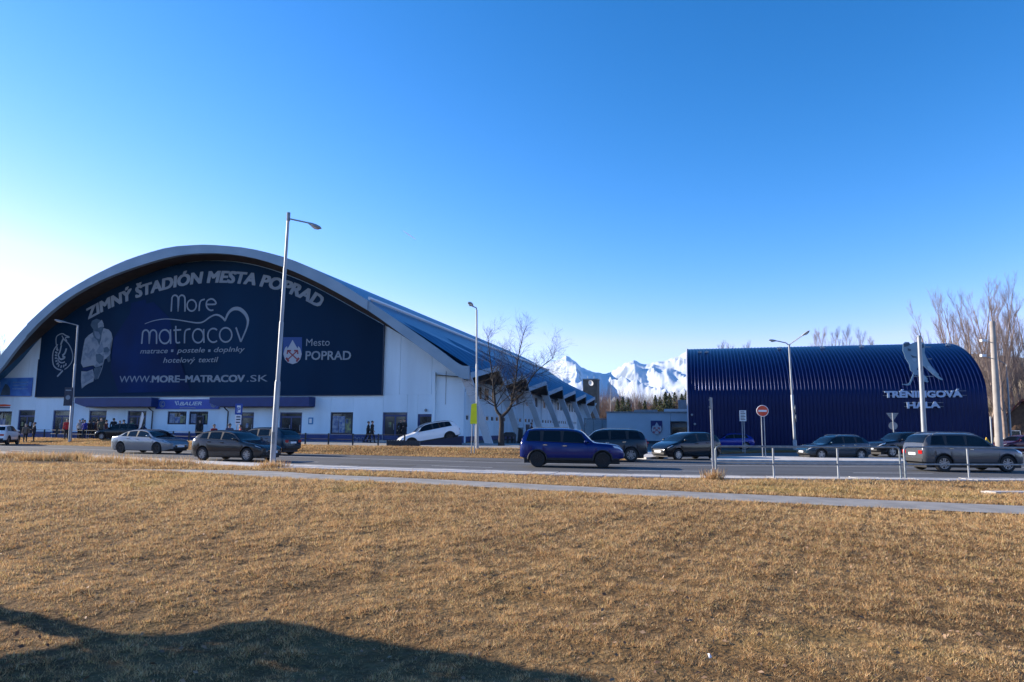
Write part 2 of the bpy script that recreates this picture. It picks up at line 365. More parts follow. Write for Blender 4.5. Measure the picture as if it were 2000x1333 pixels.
slab_poly('grass_verge', [(1388, 885), (1480, 882.6), (1572, 881.4), (1572, 878.5), (1388, 880.2)], .05, lawn_m)
# blades
def blades(name, n, sample, hmin, hmax, wmul=1.0, lean=.9):
    x, y, sc = sample(n); n = len(x); z = gzv(x, y) - .01
    h = np.random.uniform(hmin, hmax, n) * sc; a = np.random.uniform(0, 2 * np.pi, n); ln = np.where(np.random.rand(n) < .5, np.random.uniform(.15, lean * .92, n), np.random.uniform(.93, .995, n)) * h; h0 = h; h = h * np.where(ln > .929 * h, 1.25, 1.0)
    wd = np.random.uniform(.0022, .0045, n) * sc * wmul; b = np.random.uniform(0, 2 * np.pi, n)
    P = np.empty((n, 3, 3))
    P[:, 0, 0] = x - wd * np.cos(b); P[:, 0, 1] = y - wd * np.sin(b); P[:, 0, 2] = z
    P[:, 1, 0] = x + wd * np.cos(b); P[:, 1, 1] = y + wd * np.sin(b); P[:, 1, 2] = z
    P[:, 2, 0] = x + ln * np.cos(a); P[:, 2, 1] = y + ln * np.sin(a); P[:, 2, 2] = z + np.sqrt(np.maximum(h * h - ln * ln, (h * .15) ** 2))
    me = bpy.data.meshes.new(name); me.vertices.add(3 * n); me.vertices.foreach_set('co', P.ravel())
    me.loops.add(3 * n); me.loops.foreach_set('vertex_index', np.arange(3 * n)); me.polygons.add(n)
    me.polygons.foreach_set('loop_start', np.arange(0, 3 * n, 3)); me.polygons.foreach_set('loop_total', np.full(n, 3))
    me.materials.append(blade_m); me.update(); me.validate()
    o = bpy.data.objects.new(name, me); C.objects.link(o); return o
def clump(x, y):
    return np.clip(.55 + .22 * wsum(WC, x, y) + .09 * wsum(WB, x, y) + .07 * wsum(WD, x, y), 0, 1.3)
def near_lawn(n):
    u = np.random.rand(int(n * 2.9)); y = 3.6 * (30 / 3.6) ** (u ** .92); x = np.random.uniform(-1, 1, len(u)); x = np.sign(x) * (np.abs(x) ** 1.0) * (.98 * y + 2.2)
    k = (lawn_mask(x, y) > .03 - .16 * np.random.rand(len(u)) ** 3) & (np.random.rand(len(u)) < .22 + .9 * clump(x, y)); x, y = x[k][:n], y[k][:n]
    return x, y, np.clip((y / 6.0) ** .75, .85, 3.2) * (.55 + .9 * clump(x, y))
tag(blades('dry_grass', 900000, near_lawn, .016, .042, .85, .98), 'short straw coloured dry grass covering the foreground lawn', 'grass', kind='stuff')
def bank_lawn(n):
    x = np.random.uniform(-48, 6.5, n * 3); y = far_edge(x) + np.random.uniform(.1, 3.9, n * 3); k = lawn_mask(x, y) > .02; x, y = x[k][:n], y[k][:n]
    return x, y, np.full(len(x), 3.0)
tag(blades('bank_grass', 60000, bank_lawn, .02, .05, 1.3, .95), 'brown dry grass on the low bank across the road', 'grass', kind='stuff')
def tall_weeds(spots):
    def f(n):
        X = []; Yv = []
        for (px, py, r, k) in spots:
            c = ground_at(px, py); X.append(np.random.normal(c.x, r, k)); Yv.append(np.random.normal(c.y, r * .5, k))
        x = np.concatenate(X); y = np.concatenate(Yv); return x, y, np.full(len(x), 3.4)
    return f
for nm, sp, lb in [('weed_tuft', [(534, 914, .28, 600)], 'tuft of dry weeds round the foot of the tall lamp post'),
               ('weed_tuft', [(1394, 939, .16, 260)], 'tuft of dry weeds round the sign post by the railing'),
               ('weed_clump', [(145, 899, .42, 900), (95, 900, .8, 1500), (30, 894, .8, 1200), (215, 903, .6, 700)], 'tall dry weeds along the road edge at the far left'),
               ('weed_clump', [(275, 909, .5, 700), (340, 911, .6, 700)], 'pale dry weeds on the verge below the silver saloon')]:
    tag(blades(nm, 10, tall_weeds(sp), .05, .15, 1.2, .6), lb, 'weeds', kind='stuff')

# a few fallen leaves in the lawn
def leaf_litter(n):
    rng = np.random.RandomState(9); y = 4 + 14 * rng.rand(n) ** 1.5; x = rng.uniform(-.85, .85, n) * y; k = lawn_mask(x, y) > .1; m_ = MB()
    for a, b in zip(x[k], y[k]):
        z = float(gzv(a, b)) + rng.uniform(.012, .04); u = Vector((rng.normal(), rng.normal(), .3 * rng.normal())).normalized(); v = u.orthogonal().normalized(); s = rng.uniform(.012, .03); c = Vector((a, b, z)); m_.add([c - u * s, c - v * s * .5, c + u * s, c + v * s * .55 + Vector((0, 0, .006))], [(0, 1, 2, 3)])
    return m_
tag(leaf_litter(900).build('fallen_leaves', mat('dead_leaf', (.10, .05, .028), (.34, .22, .13), 1.5, .8), None, recalc=False), 'scattered dead leaves lying in the dry lawn', 'leaves', kind='stuff')
# ================================================================ ice stadium
roof_blue = mat('blue_roof_sheet', (.018, .085, .18), (.028, .12, .24), .25, .38, .25, stretch=(1, .15, 1), detail=6)
fascia_m = mat('pale_fascia_cladding', (.20, .29, .36), (.26, .35, .42), .5, .55, .2)
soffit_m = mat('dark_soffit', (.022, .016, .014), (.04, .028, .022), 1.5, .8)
buttress_m = mat('pale_concrete', (.52, .54, .56), (.42, .45, .47), .9, .85, bump=.2, stretch=(1, 1, .3))
panel_joint = mat('joint_dark', (.10, .11, .12), None, 1, .9)
pipe_m = mat('dark_pipe', (.02, .025, .035), None, 1, .5)
# vertical ribs on the fascia sheet
def add_wave(m, scale, strength, direction='X', dist=.02):
    t = m.node_tree; b = t.nodes['Principled BSDF']; co = t.nodes.new('ShaderNodeTexCoord'); wv = t.nodes.new('ShaderNodeTexWave')
    wv.bands_direction = direction; wv.inputs['Scale'].default_value = scale; bp = t.nodes.new('ShaderNodeBump'); bp.inputs['Strength'].default_value = strength; bp.inputs['Distance'].default_value = dist
    t.links.new(co.outputs['Object'], wv.inputs['Vector']); t.links.new(wv.outputs['Fac'], bp.inputs['Height']); t.links.new(bp.outputs[0], b.inputs['Normal'])
add_wave(fascia_m, 3.2, .5, 'X', .02)
add_wave(roof_blue, .5, .35, 'Y', .03)
ST = thing('ice_stadium', 'white ice stadium with blue barrel roof, arched gable and slanted side buttresses', 'stadium', (CORNER.x, CORNER.y, 0), -TH)
GZ = .3
FY = -2.0
outer_pts = [(-53.6, 3.6), (-51.2, 5.5)] + [on_y(a, c, FY) for a, c in [(0, 700), (30, 664), (60, 632), (110, 587), (150, 561), (187, 540), (250, 510.5), (325, 487), (370, 481.5), (412, 480), (470, 484.5), (500, 489), (562, 505), (612, 525.5), (662, 551), (725, 591), (800, 642), (860, 684), (900, 713)]] + [(1.15, 6.62)]
inner_pts = [(-53.4, 2.2), (-51.0, 4.2)] + [on_y(a, c, FY) for a, c in [(0, 728), (35, 683), (70, 643), (110, 606), (150, 577), (200, 550), (250, 530), (300, 513.5), (350, 501), (400, 496.5), (450, 498), (500, 506), (550, 521), (600, 542), (650, 567), (720, 607), (800, 664), (860, 708), (903, 741)]]
ban_pts = [(-53.2, 2.6)] + [on_y(a, c, -.19) for a, c in [(0, 731), (40, 694), (77, 661), (110, 634), (150, 604), (200, 575), (250, 551), (300, 531), (350, 516), (400, 510), (450, 511), (500, 519), (550, 534), (600, 554), (650, 580), (700, 608), (750, 636), (800, 667), (860, 711), (900, 741)]] + [(.3, 5.4)]
outer_c = [(p.x, p.y) for p in smooth_pts([Vector((a, b, 0)) for a, b in outer_pts], 4)]
inner_c = [(p.x, p.y) for p in smooth_pts([Vector((a, b, 0)) for a, b in inner_pts], 4)]
ban_c = [(p.x, p.y) for p in smooth_pts([Vector((a, b, 0)) for a, b in ban_pts], 4)]
def zban(x): return interp(ban_c, x)
def zin(x): return interp(inner_c, x)
def zout(x): return interp(outer_c, x)
# --- fascia in three lengths with joints where the photograph shows them
def fascia(xa, xb, yoff):
    N = 26; b = MB(); prev = None
    vs = []; fs = []
    for i in range(N + 1):
        x = lerp(xa, xb, i / N); o = zout(x)
        # inner edge point at the same parameter, slightly offset along the curve
        zi = zin(min(x, .52))
        for y in (-2.2 + yoff, -1.9): vs += [(x, y, o), (x, y, zi)]
    for i in range(N):
        q = i * 4; r = q + 4
        fs += [(q, q + 1, r + 1, r), (q + 2, r + 2, r + 3, q + 3), (q, r, r + 2, q + 2), (q + 1, q + 3, r + 3, r + 1)]
    fs += [(0, 2, 3, 1), (N * 4, N * 4 + 1, N * 4 + 3, N * 4 + 2)]
    return b.add(vs, fs).build('arch_fascia', fascia_m, ST, 30)
fascia(-44.6, -7.95, -.1); fascia(-53, -44.6, 0); fascia(-7.95, 1.1, 0)
# --- roof: barrel sheet in long bays, folded eaves along the right side
BAY = 10.3; Y0 = -.4; NB = 7; YEND = Y0 + NB * BAY
EX = -5.5                                             # folds start here
top = [p for p in outer_c if p[0] <= EX] + [(EX, zout(EX))]
def roof_strip(ya, yb, name):
    b = MB(); vs = []; fs = []
    for (x, z) in top: vs += [(x, ya, z), (x, yb, z), (x, ya, z - .35), (x, yb, z - .35)]
    for i in range(len(top) - 1):
        q = i * 4; r = q + 4; fs += [(q, q + 1, r + 1, r), (q + 2, r + 2, r + 3, q + 3)]
    n = (len(top) - 1) * 4
    fs += [(0, 2, 3, 1), (n, n + 1, n + 3, n + 2)]
    for i in range(len(top) - 1):
        q = i * 4; r = q + 4; fs += [(q, r, r + 2, q + 2), (q + 1, q + 3, r + 3, r + 1)]
    return b.add(vs, fs).build(name, roof_blue, ST, 25)
roof_strip(-2.0, Y0, 'roof')
for k in range(NB): roof_strip(Y0 + k * BAY + .02, Y0 + (k + 1) * BAY - .02, 'roof')
zE = zout(EX)
# front flap of the roof over the overhang, right end
b = MB(); b.add([(EX, -2.0, zE), (1.1, -2.0, zout(1.1)), (.7, Y0, 6.25), (EX, Y0, zE)], [(0, 1, 2, 3)])
b.add([(EX, -2.0, zE - .3), (1.1, -2.0, zout(1.1) - .3), (.7, Y0, 5.95), (EX, Y0, zE - .3)], [(0, 3, 2, 1)]); b.build('roof_flap', roof_blue, ST)
for k in range(NB):
    ya = Y0 + k * BAY; yb = ya + BAY; ym = ya + .5 * BAY
    A = Vector((.6, ya, 6.15)); B = Vector((.6, yb, 6.15)); T = Vector((1.35, ym + .4, 7.2))
    a = Vector((EX, ya, zE)); c_ = Vector((EX, yb, zE)); mdl = Vector((EX, ym, zE))
    b = MB(); b.add([a, mdl, T, A], [(0, 3, 2, 1)]); b.add([mdl, c_, B, T], [(0, 3, 2, 1)])
    b.build('roof_fold', roof_blue, ST, recalc=False)
    # pale edge boards on both sides of the fold's point
    d = Vector((.05, 0, -.42)); off = Vector((.14, -.1, 0))
    for P, Q, nm, of in ((A, T, 'edge_board', Vector((.10, -.16, 0))), (B, T, 'edge_board', Vector((.10, .16, 0)))):
        up = Vector((0, 0, .06))
        MB().prism([P + up, Q + up, Q + d, P + d], of).build(nm, fascia_m, ST)
    # dark brown boarded soffit, two facets back to the side wall
    IW = Vector((-2.5, 0, 0)); lowz = 6.05
    A2 = A + Vector((0, 0, -.38)); B2 = B + Vector((0, 0, -.38)); T2 = T + Vector((0, 0, -.40))
    a2 = Vector((-2.5, ya, lowz)); c2 = Vector((-2.5, yb, lowz)); m2 = Vector((-2.5, ym + .4, lowz + .2))
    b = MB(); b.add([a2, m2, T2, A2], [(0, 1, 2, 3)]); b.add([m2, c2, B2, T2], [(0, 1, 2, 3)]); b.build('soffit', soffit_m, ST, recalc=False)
# pale rail running back along the roof from the fascia joint
xr = -7.95; zr = zout(xr) + .12
MB().tube([(xr, -2.0, zr + .12), (xr, YEND, zr + .12)], .15, 6).build('roof_rail', sign_white, ST)
for k in range(14):
    yk = -1.5 + k * 5.3; MB().box((xr - .05, yk - .05, zr - .4), (xr + .05, yk + .05, zr - .05)).build('rail_bracket', galv, ST)
# roof antenna near the far end
MB().tube([(-3.2, 66, 9.2), (-3.2, 66, 12.2)], .04, 6).box((-3.9, 65.98, 11.6), (-2.5, 66.02, 11.66)).box((-3.7, 65.98, 11.1), (-2.7, 66.02, 11.16)).build('antenna', galv, ST)
# soffit of the arch overhang and its dark lining
b = MB(); vs = []; fs = []
for (x, z) in inner_c: vs += [(x, -1.9, z + .02), (x, -.02, zban(x) + .06 if x < -40 else min(zban(x) + .06, z + .25))]
for i in range(len(inner_c) - 1): q = i * 2; fs.append((q, q + 1, q + 3, q + 2))
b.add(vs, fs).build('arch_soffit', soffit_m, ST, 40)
# --- front wall: panels between and above the openings
OPEN = [(-50.6, -48.23, 1.35, 2.98, 'w'), (-47.37, -45.26, .46, 3.12, 'd'), (-42.94, -40.93, .46, 3.1, 'd'), (-38.53, -36.47, .46, 3.07, 'd'), (-33.96, -31.82, .46, 3.04, 'd'),
        (-29.39, -27.29, 1.79, 3.0, 'w'), (-26.99, -24.93, 1.79, 3.0, 'w'), (-21.46, -20.05, .46, 2.92, 'd'), (-17.37, -15.14, .46, 2.92, 'd'), (-12.31, -10.15, 1.03, 2.94, 'w'), (-7.32, -5.07, .62, 2.94, 'd'), (-4.11, -2.58, .62, 2.8, 'd')]
ZM = 4.46
def panel(x0, x1, z0, z1):
    MB().box((x0 + .012, 0, z0), (x1 - .012, .28, z1)).build('wall_panel', white_wall, ST)
xs = -52.6
for (x0, x1, z0, z1, k) in OPEN + [(0.0, 0.0, 0, 0, 'e')]:
    n = max(1, round((x0 - xs) / 3.2))
    for i in range(n):
        if x0 - xs > .1: panel(lerp(xs, x0, i / n), lerp(xs, x0, (i + 1) / n), GZ, ZM)
    if k != 'e':
        MB().box((x0 + .004, .0, z1), (x1 - .004, .28, ZM)).build('lintel_panel', white_wall, ST)
        if z0 > GZ + .4: MB().box((x0 + .004, .0, GZ), (x1 - .004, .28, z0)).build('sill_panel', white_wall, ST)
    xs = x1
MB().box((-52.5, .29, GZ), (-.6, .36, ZM + .12)).build('wall_core', panel_joint, ST)
n = 18; bw = 52.4 / n
core = MB()
for i in range(n):
    x0 = -52.4 + i * bw; x1 = x0 + bw; up = [(x0 + .012, 0), (lerp(x0, x1, .5), 0), (x1 - .012, 0)]
    pts = [(x0 + .012, 0, ZM + .005), (x1 - .012, 0, ZM + .005)] + [(lerp(x1 - .012, x0 + .012, j / 4), 0, max(ZM + .05, zban(lerp(x1 - .012, x0 + .012, j / 4)) + .3)) for j in range(5)]
    MB().prism(pts, (0, .28, 0)).build('wall_panel', white_wall, ST)
    core.box((x0, .3, ZM + .2), (x1, .36, min(zban(x0), zban(x1))))
core.build('wall_core', panel_joint, ST)
# blue plinth between the doors, step in front
xs = -52.6
for (x0, x1, z0, z1, k) in [o for o in OPEN if o[4] == 'd'] + [(0.06, 0.06, 0, 0, 'e')]:
    MB().box((xs + .02, -.04, GZ), (x0 - .02, 0, 1.0)).build('plinth', blue_paint, ST); xs = x1
# doors and windows
door_m = mat('door_frame_blue', (.014, .04, .15), None, 1, .4)
poster_ms = [mat('poster_a', (.30, .34, .40), (.06, .10, .22), 3.5, .6), mat('poster_b', (.05, .10, .26), (.32, .36, .4), 4.5, .6), mat('poster_c', (.28, .30, .12), (.05, .05, .08), 4.0, .6)]
rr = random.Random(3)
for (x0, x1, z0, z1, k) in OPEN:
    nm = 'entrance_door' if k == 'd' else 'window'
    f = MB(); t_ = .09
    f.box((x0, .08, z0), (x0 + t_, .2, z1)).box((x1 - t_, .08, z0), (x1, .2, z1)).box((x0 + t_, .08, z1 - t_), (x1 - t_, .2, z1)).box((x0 + t_, .08, z0), (x1 - t_, .2, z0 + t_))
    if k == 'd': f.box((x0 + t_, .09, z0 + 2.05), (x1 - t_, .19, z0 + 2.13))
    fo = f.build(nm, door_m if k == 'd' else dark_frame, ST)
    nl = 2 if x1 - x0 > 1.6 else 1
    hi = z0 + 2.05 if k == 'd' else z1 - t_
    for i in range(nl):
        a = lerp(x0 + t_, x1 - t_, i / nl); c2 = lerp(x0 + t_, x1 - t_, (i + 1) / nl)
        MB().box((a + .06, .13, z0 + .12), (c2 - .06, .15, hi - .06)).build('pane', glass, fo)
        if k == 'd':
            lf = MB(); lf.box((a, .11, z0 + .1), (a + .06, .18, hi)).box((c2 - .06, .11, z0 + .1), (c2, .18, hi)).box((a + .06, .11, hi - .08), (c2 - .06, .18, hi)).box((a + .06, .11, z0 + .1), (c2 - .06, .18, z0 + .35)); lf.build('door_leaf', door_m, fo)
            MB().box((c2 - .12, .03, z0 + .85), (c2 - .08, .08, z0 + 1.35)).build('door_handle', galv, fo)
        # notices taped to the glass
        px_ = lerp(a, c2, rr.uniform(.3, .6)); pz = lerp(z0, hi, .62)
        if rr.random() < .85: MB().box((px_ - .13, .118, pz - .2), (px_ + .13, .126, pz + .2)).build('notice', poster_ms[rr.randrange(3)], fo)
    if k == 'd': MB().box((x0 + t_, .13, z0 + 2.13), (x1 - t_, .15, z1 - t_)).build('pane', glass, fo)
    if k == 'w':
        for i in range(3):
            a = lerp(x0 + .14, x1 - .14, i / 3); c2 = a + (x1 - x0 - .28) / 3 - .04
            MB().box((a, .118, z0 + .14), (c2, .126, z0 + (z1 - z0) * rr.uniform(.55, .85))).build('poster', poster_ms[i % 3], fo)
# glazed door beside the shop windows
MB().box((-26.2, -.03, .46), (-25.35, .12, 2.62)).build('shop_door', dark_frame, ST)
MB().box((-26.08, -.045, .62), (-25.47, -.032, 2.5)).build('shop_door_pane', glass, ST)
for (x0, x1) in ((-7.6, -4.8), (-4.4, -2.3)): MB().box((x0, -1.3, GZ + .1), (x1, -.045, .6)).box((x0 - .3, -1.7, GZ + .05), (x1 + .3, -1.3, .5)).build('entrance_step', concrete, ST)
# canopies over the main entrances
CD = 1.05
for (pa, pb, sl) in ((146, 295.5, 1.2), (409, 603.5, 1.0)):
    x0 = on_y(pa, 785, -CD)[0]; x1 = on_y(pb, 785, -CD)[0]
    cp = MB().prism([(x0, -CD, 4.24), (x1, -CD, 4.24), (x1, -CD, 3.42), (x0 + sl, -CD, 3.42), (x0, -CD, 3.75)], (0, CD - .01, 0)).build('canopy', blue_paint, ST)
    MB().box((x0 + .1, -CD - .02, 4.245), (x1 - .1, -.02, 4.28)).build('canopy_edge_strip', fascia_m, cp)
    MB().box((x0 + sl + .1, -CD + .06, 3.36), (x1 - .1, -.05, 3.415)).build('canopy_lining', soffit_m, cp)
for xp in (on_y(293, 800, -.5)[0], on_y(446, 800, -.14)[0]):
    MB().tube([(xp, -.85, 3.45), (xp, -.5, 3.2), (xp, -.14, 3.0), (xp, -.14, .5)], .06, 8).build('downpipe', pipe_m, ST)
MB().tube([(-1.62, -.03, 3.6), (-1.62, -.03, 6.4)], .018, 6).build('cable_duct', galv_dark, ST)
MB().lathe([(.11, -.16), (.13, -.1), (.05, 0)], 10, 'Y', (-3.35, 0, 3.12)).build('wall_lamp', galv_dark, ST)
# --- right side: recessed wall, windows, buttresses
SX = -2.5
for k in range(NB):
    ya = Y0 + k * BAY + .15; yb = ya + BAY - .3; L = yb - ya
    zt = 6.0
    wins = [(.14 + .25 * i, .14 + .25 * i + .16, 4.5, 5.85, 'w') for i in range(3)] + [(.06 + .185 * i, .06 + .185 * i + .11, 2.38, 2.9, 's') for i in range(5)]
    if k == 2: wins = [w_ for w_ in wins if not (w_[4] == 's' and .2 < w_[0] < .3)]
    # wall as horizontal courses split round the openings
    def course(z0, z1, holes):
        p = 0.0
        for (a, c2) in sorted(holes) + [(1.0, 1.0)]:
            if a > p + .002: MB().box((SX - .25, ya + p * L, z0), (SX, ya + a * L, z1)).build('wall_panel', white_wall, ST)
            p = c2
    course(GZ, 2.38, []); course(2.38, 2.9, [(a, c2) for a, c2, z0, z1, t_ in wins if t_ == 's']); course(2.9, 4.5, []); course(4.5, 5.85, [(a, c2) for a, c2, z0, z1, t_ in wins if t_ == 'w']); course(5.85, 6.3, [])
    for (a, c2, z0, z1, t_) in wins:
        y0, y1 = ya + a * L, ya + c2 * L
        fr = MB().box((SX - .14, y0, z0), (SX - .06, y0 + .07, z1)).box((SX - .14, y1 - .07, z0), (SX - .06, y1, z1)).box((SX - .14, y0 + .07, z1 - .07), (SX - .06, y1 - .07, z1)).box((SX - .14, y0 + .07, z0), (SX - .06, y1 - .07, z0 + .07))
        if t_ == 'w': fr.box((SX - .14, (y0 + y1) / 2 - .03, z0 + .07), (SX - .06, (y0 + y1) / 2 + .03, z1 - .07))
        fo = fr.build('window', sign_white, ST); MB().box((SX - .11, y0 + .07, z0 + .07), (SX - .09, y1 - .07, z1 - .07)).build('pane', glass, fo)
    MB().box((SX, ya, GZ), (SX + .03, yb, .85)).build('plinth', blue_paint, ST)
for (y0, y1) in ((31.8, 33.6), (26.5, 27.9), (2.2, 4.4), (52, 53.4)):
    fo = MB().box((SX + .005, y0, GZ), (SX + .09, y0 + .12, 2.15)).box((SX + .005, y1 - .12, GZ), (SX + .09, y1, 2.15)).box((SX + .005, y0 + .12, 2.03), (SX + .09, y1 - .12, 2.15)).build('side_door', dark_frame, ST)
    MB().box((SX + .01, y0 + .12, GZ), (SX + .05, y1 - .12, 2.03)).build('pane', glass, fo)
MB().box((SX, .29, GZ), (-.012, .6, 6.2)).build('return_wall', white_wall, ST)
for k in range(NB + 1):
    y = Y0 + k * BAY
    # leaning leg: wide at the eaves, narrowing to the foot
    p = [(-.35, 0, 6.3), (.7, 0, 6.02), (1.72, 0, 3.2), (2.7, 0, GZ), (2.05, 0, GZ), (1.08, 0, 3.2)]
    MB().prism([(a, y - .17, c2) for a, _, c2 in p], (0, .34, 0)).build('buttress', buttress_m, ST)
    MB().box((1.55, y - .5, GZ - .1), (2.95, y + .5, GZ + .12)).build('buttress_footing', concrete, ST)
# back wall and left side wall
MB().prism([(x, YEND - .3, z - .3) for x, z in outer_c[::3]] + [(1, YEND - .3, 6), (-2.5, YEND - .3, GZ), (-52, YEND - .3, GZ)], (0, .25, 0)).build('back_wall', white_wall, ST)
MB().box((-52.6, .4, GZ), (-52.3, YEND, 5)).build('side_wall', white_wall, ST)
# ================================================================ giant banner on the front
def text_geo(body, bold=0.0, shear=0.0, space=1.0):
    cu = bpy.data.curves.new('lettering', 'FONT'); cu.body = body; cu.fill_mode = 'FRONT'; cu.offset = bold; cu.shear = shear; cu.space_character = space; cu.resolution_u = 3
    o = bpy.data.objects.new('lettering', cu); C.objects.link(o); dg = bpy.context.evaluated_depsgraph_get(); dg.update()
    me = bpy.data.meshes.new_from_object(o.evaluated_get(dg)); V = [tuple(v.co) for v in me.vertices]; Fc = [tuple(p.vertices) for p in me.polygons]
    bpy.data.objects.remove(o); bpy.data.curves.remove(cu); bpy.data.meshes.remove(me)
    xs_ = [v[0] for v in V]; ys_ = [v[1] for v in V]
    return V, Fc, (min(xs_), max(xs_), min(ys_), max(ys_))
def text_on(body, fn, parent, m, name='lettering', bold=0.0, shear=0.0, space=1.0, cap=None):
    """fn(u, v) -> 3D point, u 0..1 along the text, v 0..1 over the cap height; bold strokes are the glyphs laid slightly shifted"""
    V, Fc, (a, b_, c2, d) = text_geo(body, 0.0, shear, space)
    c0, d0 = cap or (c2, d); mb = MB(); k = 0
    sh = [(0, 0)] if bold <= 0 else [(i * bold, j * bold * .55) for i in (-1, -.33, .33, 1) for j in (-1, 1)]
    for dx, dy in sh:
        vs = [Vector(fn((x + dx - a) / (b_ - a), (y + dy - c0) / (d0 - c0))) + Vector((0, -.0015 * k, 0)) for x, y, z in V]; k += 1
        mb.add(vs, Fc)
    return mb.build(name, m, parent, recalc=False)
def frame_fn(yl):
    def f(pix0, pix1, hpx):           # baseline ends in picture points, height in picture points
        x0, z0 = on_y(*pix0, yl); x1, z1 = on_y(*pix1, yl); _, zt = on_y((pix0[0] + pix1[0]) / 2, (pix0[1] + pix1[1]) / 2 - hpx, yl); h = zt - (z0 + z1) / 2
        return lambda u, v: (lerp(x0, x1, u), yl, lerp(z0, z1, u) + h * v)
    return f
banner_m = mat('banner_print_blue', (.0018, .017, .044), (.0022, .026, .066), .12, .7, detail=3, stretch=(1, 1, .6), spec=.12)
add_wave(banner_m, .05, .5, 'X', .08)
BN = thing('stadium_banner', 'giant dark blue advertising banner filling the arched stadium front', 'banner', (CORNER.x, CORNER.y, 0), -TH)
bv = []; bf = []; NX, NZ = 76, 12
for i in range(NX + 1):
    x = lerp(-45.2, -7.4, i / NX); zt = zban(x)
    for j in range(NZ + 1):
        z = lerp(4.44, zt, j / NZ); bv.append((x, -.15 + .018 * math.sin(x * 2.2 + 1.5 * math.sin(z * .7)) * min(1, j / 3), z))
for i in range(NX):
    for j in range(NZ): q = i * (NZ + 1) + j; bf.append((q, q + NZ + 1, q + NZ + 2, q + 1))
MB().add(bv, bf).build('banner_sheet', banner_m, BN, 60, recalc=False)
hem = MB()
hem.box((-45.25, -.2, 4.38), (-7.35, -.05, 4.45)).box((-7.42, -.2, 4.38), (-7.33, -.05, 10.6)).box((-45.27, -.2, 4.38), (-45.18, -.05, 8.2)); hem.build('banner_frame', mat('banner_frame', (.006, .02, .05), None, 1, .5), BN)
ZB = -.19; fr_ = frame_fn(ZB)
def bpx(px, py): x, z = on_y(px, py, ZB); return Vector((x, ZB, z))
def stroke(pts, wpx, smooth=0, closed=False, name='mark', m=None, parent=None, plane=None, taper=None):
    pl = plane or bpx
    P = [pl(*p) for p in pts]
    if smooth: P = smooth_pts(P, smooth)
    s_ = (pl(pts[0][0] + 10, pts[0][1]) - pl(*pts[0])).length / 10
    vs = []; fs = []; n_ = len(P)
    for i, p in enumerate(P):
        if closed: T = P[(i + 1) % n_] - P[i - 1]
        else: T = P[min(i + 1, n_ - 1)] - P[max(i - 1, 0)]
        T.normalize(); N = Vector((-T.z, 0, T.x)) * (wpx * s_ / 2) * (taper(i / (n_ - 1)) if taper else 1)
        vs += [p - N, p + N]
    for i in range(n_ - 1 + (1 if closed else 0)): a = 2 * i; c2 = 2 * ((i + 1) % n_); fs.append((a, c2, c2 + 1, a + 1))
    if name is None: return vs, fs
    return MB().add(vs, fs).build(name, m or print_grey, parent or BN, recalc=False)
def strokes(lst, name, m=None, parent=None, plane=None):
    b = MB()
    for i, (pts, w_, sm, cl) in enumerate(lst):
        v, f = stroke(pts, w_, sm, cl, None, plane=plane)
        b.add(v, f)
    return b.build(name, m or print_grey, parent or BN, recalc=False)
# lighter blue printed patches
def blob(pix, name, m, dy=0.006, parent=None, plane_y=None):
    yl = (ZB if plane_y is None else plane_y) + dy
    P = [on_y(a, b_, yl) for a, b_ in pix]; bm = bmesh.new(); vs = [bm.verts.new((x, yl, z)) for x, z in P]; f = bm.faces.new(vs); bmesh.ops.triangulate(bm, faces=[f])
    me = bpy.data.meshes.new(name); bm.to_mesh(me); bm.free(); me.materials.append(m); o = bpy.data.objects.new(name, me); C.objects.link(o); o.parent = parent or BN; return o
patch_m = mat('banner_lighter_blue', (.003, .022, .10), (.004, .016, .06), .2, .7, spec=.12)
blob([(222, 662), (262, 600), (300, 590), (330, 620), (350, 700), (372, 765), (232, 768), (216, 720)], 'printed_patch', patch_m)
blob([(256, 592), (285, 585), (288, 612), (268, 630), (254, 618)], 'printed_patch', patch_m, .003)
# arched title
base = smooth_pts([bpx(*p) for p in [(172, 624), (212, 603), (250, 587.5), (285, 576), (320, 566), (352, 559), (385, 554), (415, 552), (440, 552), (470, 554), (500, 557.5), (540, 566), (575, 577), (605, 591), (624, 602)]], 6)
acc = [0.0]
for p, q in zip(base, base[1:]): acc.append(acc[-1] + (q - p).length)
def along(u):
    s_ = u * acc[-1]
    for i in range(len(base) - 1):
        if s_ <= acc[i + 1] or i == len(base) - 2:
            t_ = (s_ - acc[i]) / (acc[i + 1] - acc[i]); return base[i].lerp(base[i + 1], t_), (base[min(i + 2, len(base) - 1)] - base[max(i - 1, 0)]).normalized()
capH = 22.5 * 64 / 1333
def arc_fn(u, v):
    p, T = along(max(0, min(1, u))); N = Vector((-T.z, 0, T.x)); return p + N * (v * capH)
text_on('ZIMNÝ ŠTADIÓN MESTA POPRAD', arc_fn, BN, print_grey, bold=.052, shear=.12, cap=(0, .70))
text_on('MORE–MATRACOV', fr_((297, 747), (477, 746), 13), BN, print_grey, bold=.044, cap=(0, .70))
text_on('WWW.', fr_((233, 747.5), (295, 747), 13), BN, print_grey, bold=0, cap=(0, .70))
text_on('.SK', fr_((482, 746), (523, 745.5), 13), BN, print_grey, bold=0, cap=(0, .70))
for w_, xa, xb in (('matrace', 274, 327.5), ('postele', 346, 400), ('doplnky', 418, 478)): text_on(w_, fr_((xa, lerp(691, 687, (xa - 274) / 204)), (xb, lerp(691, 687, (xb - 274) / 204)), 10), BN, print_grey, bold=.012, shear=.2, cap=(0, .72))
for xa in (336.5, 409): strokes([([(xa - 2.2, 685.5), (xa + 2.2, 685.4)], 4.2, 0, False)], 'bullet')
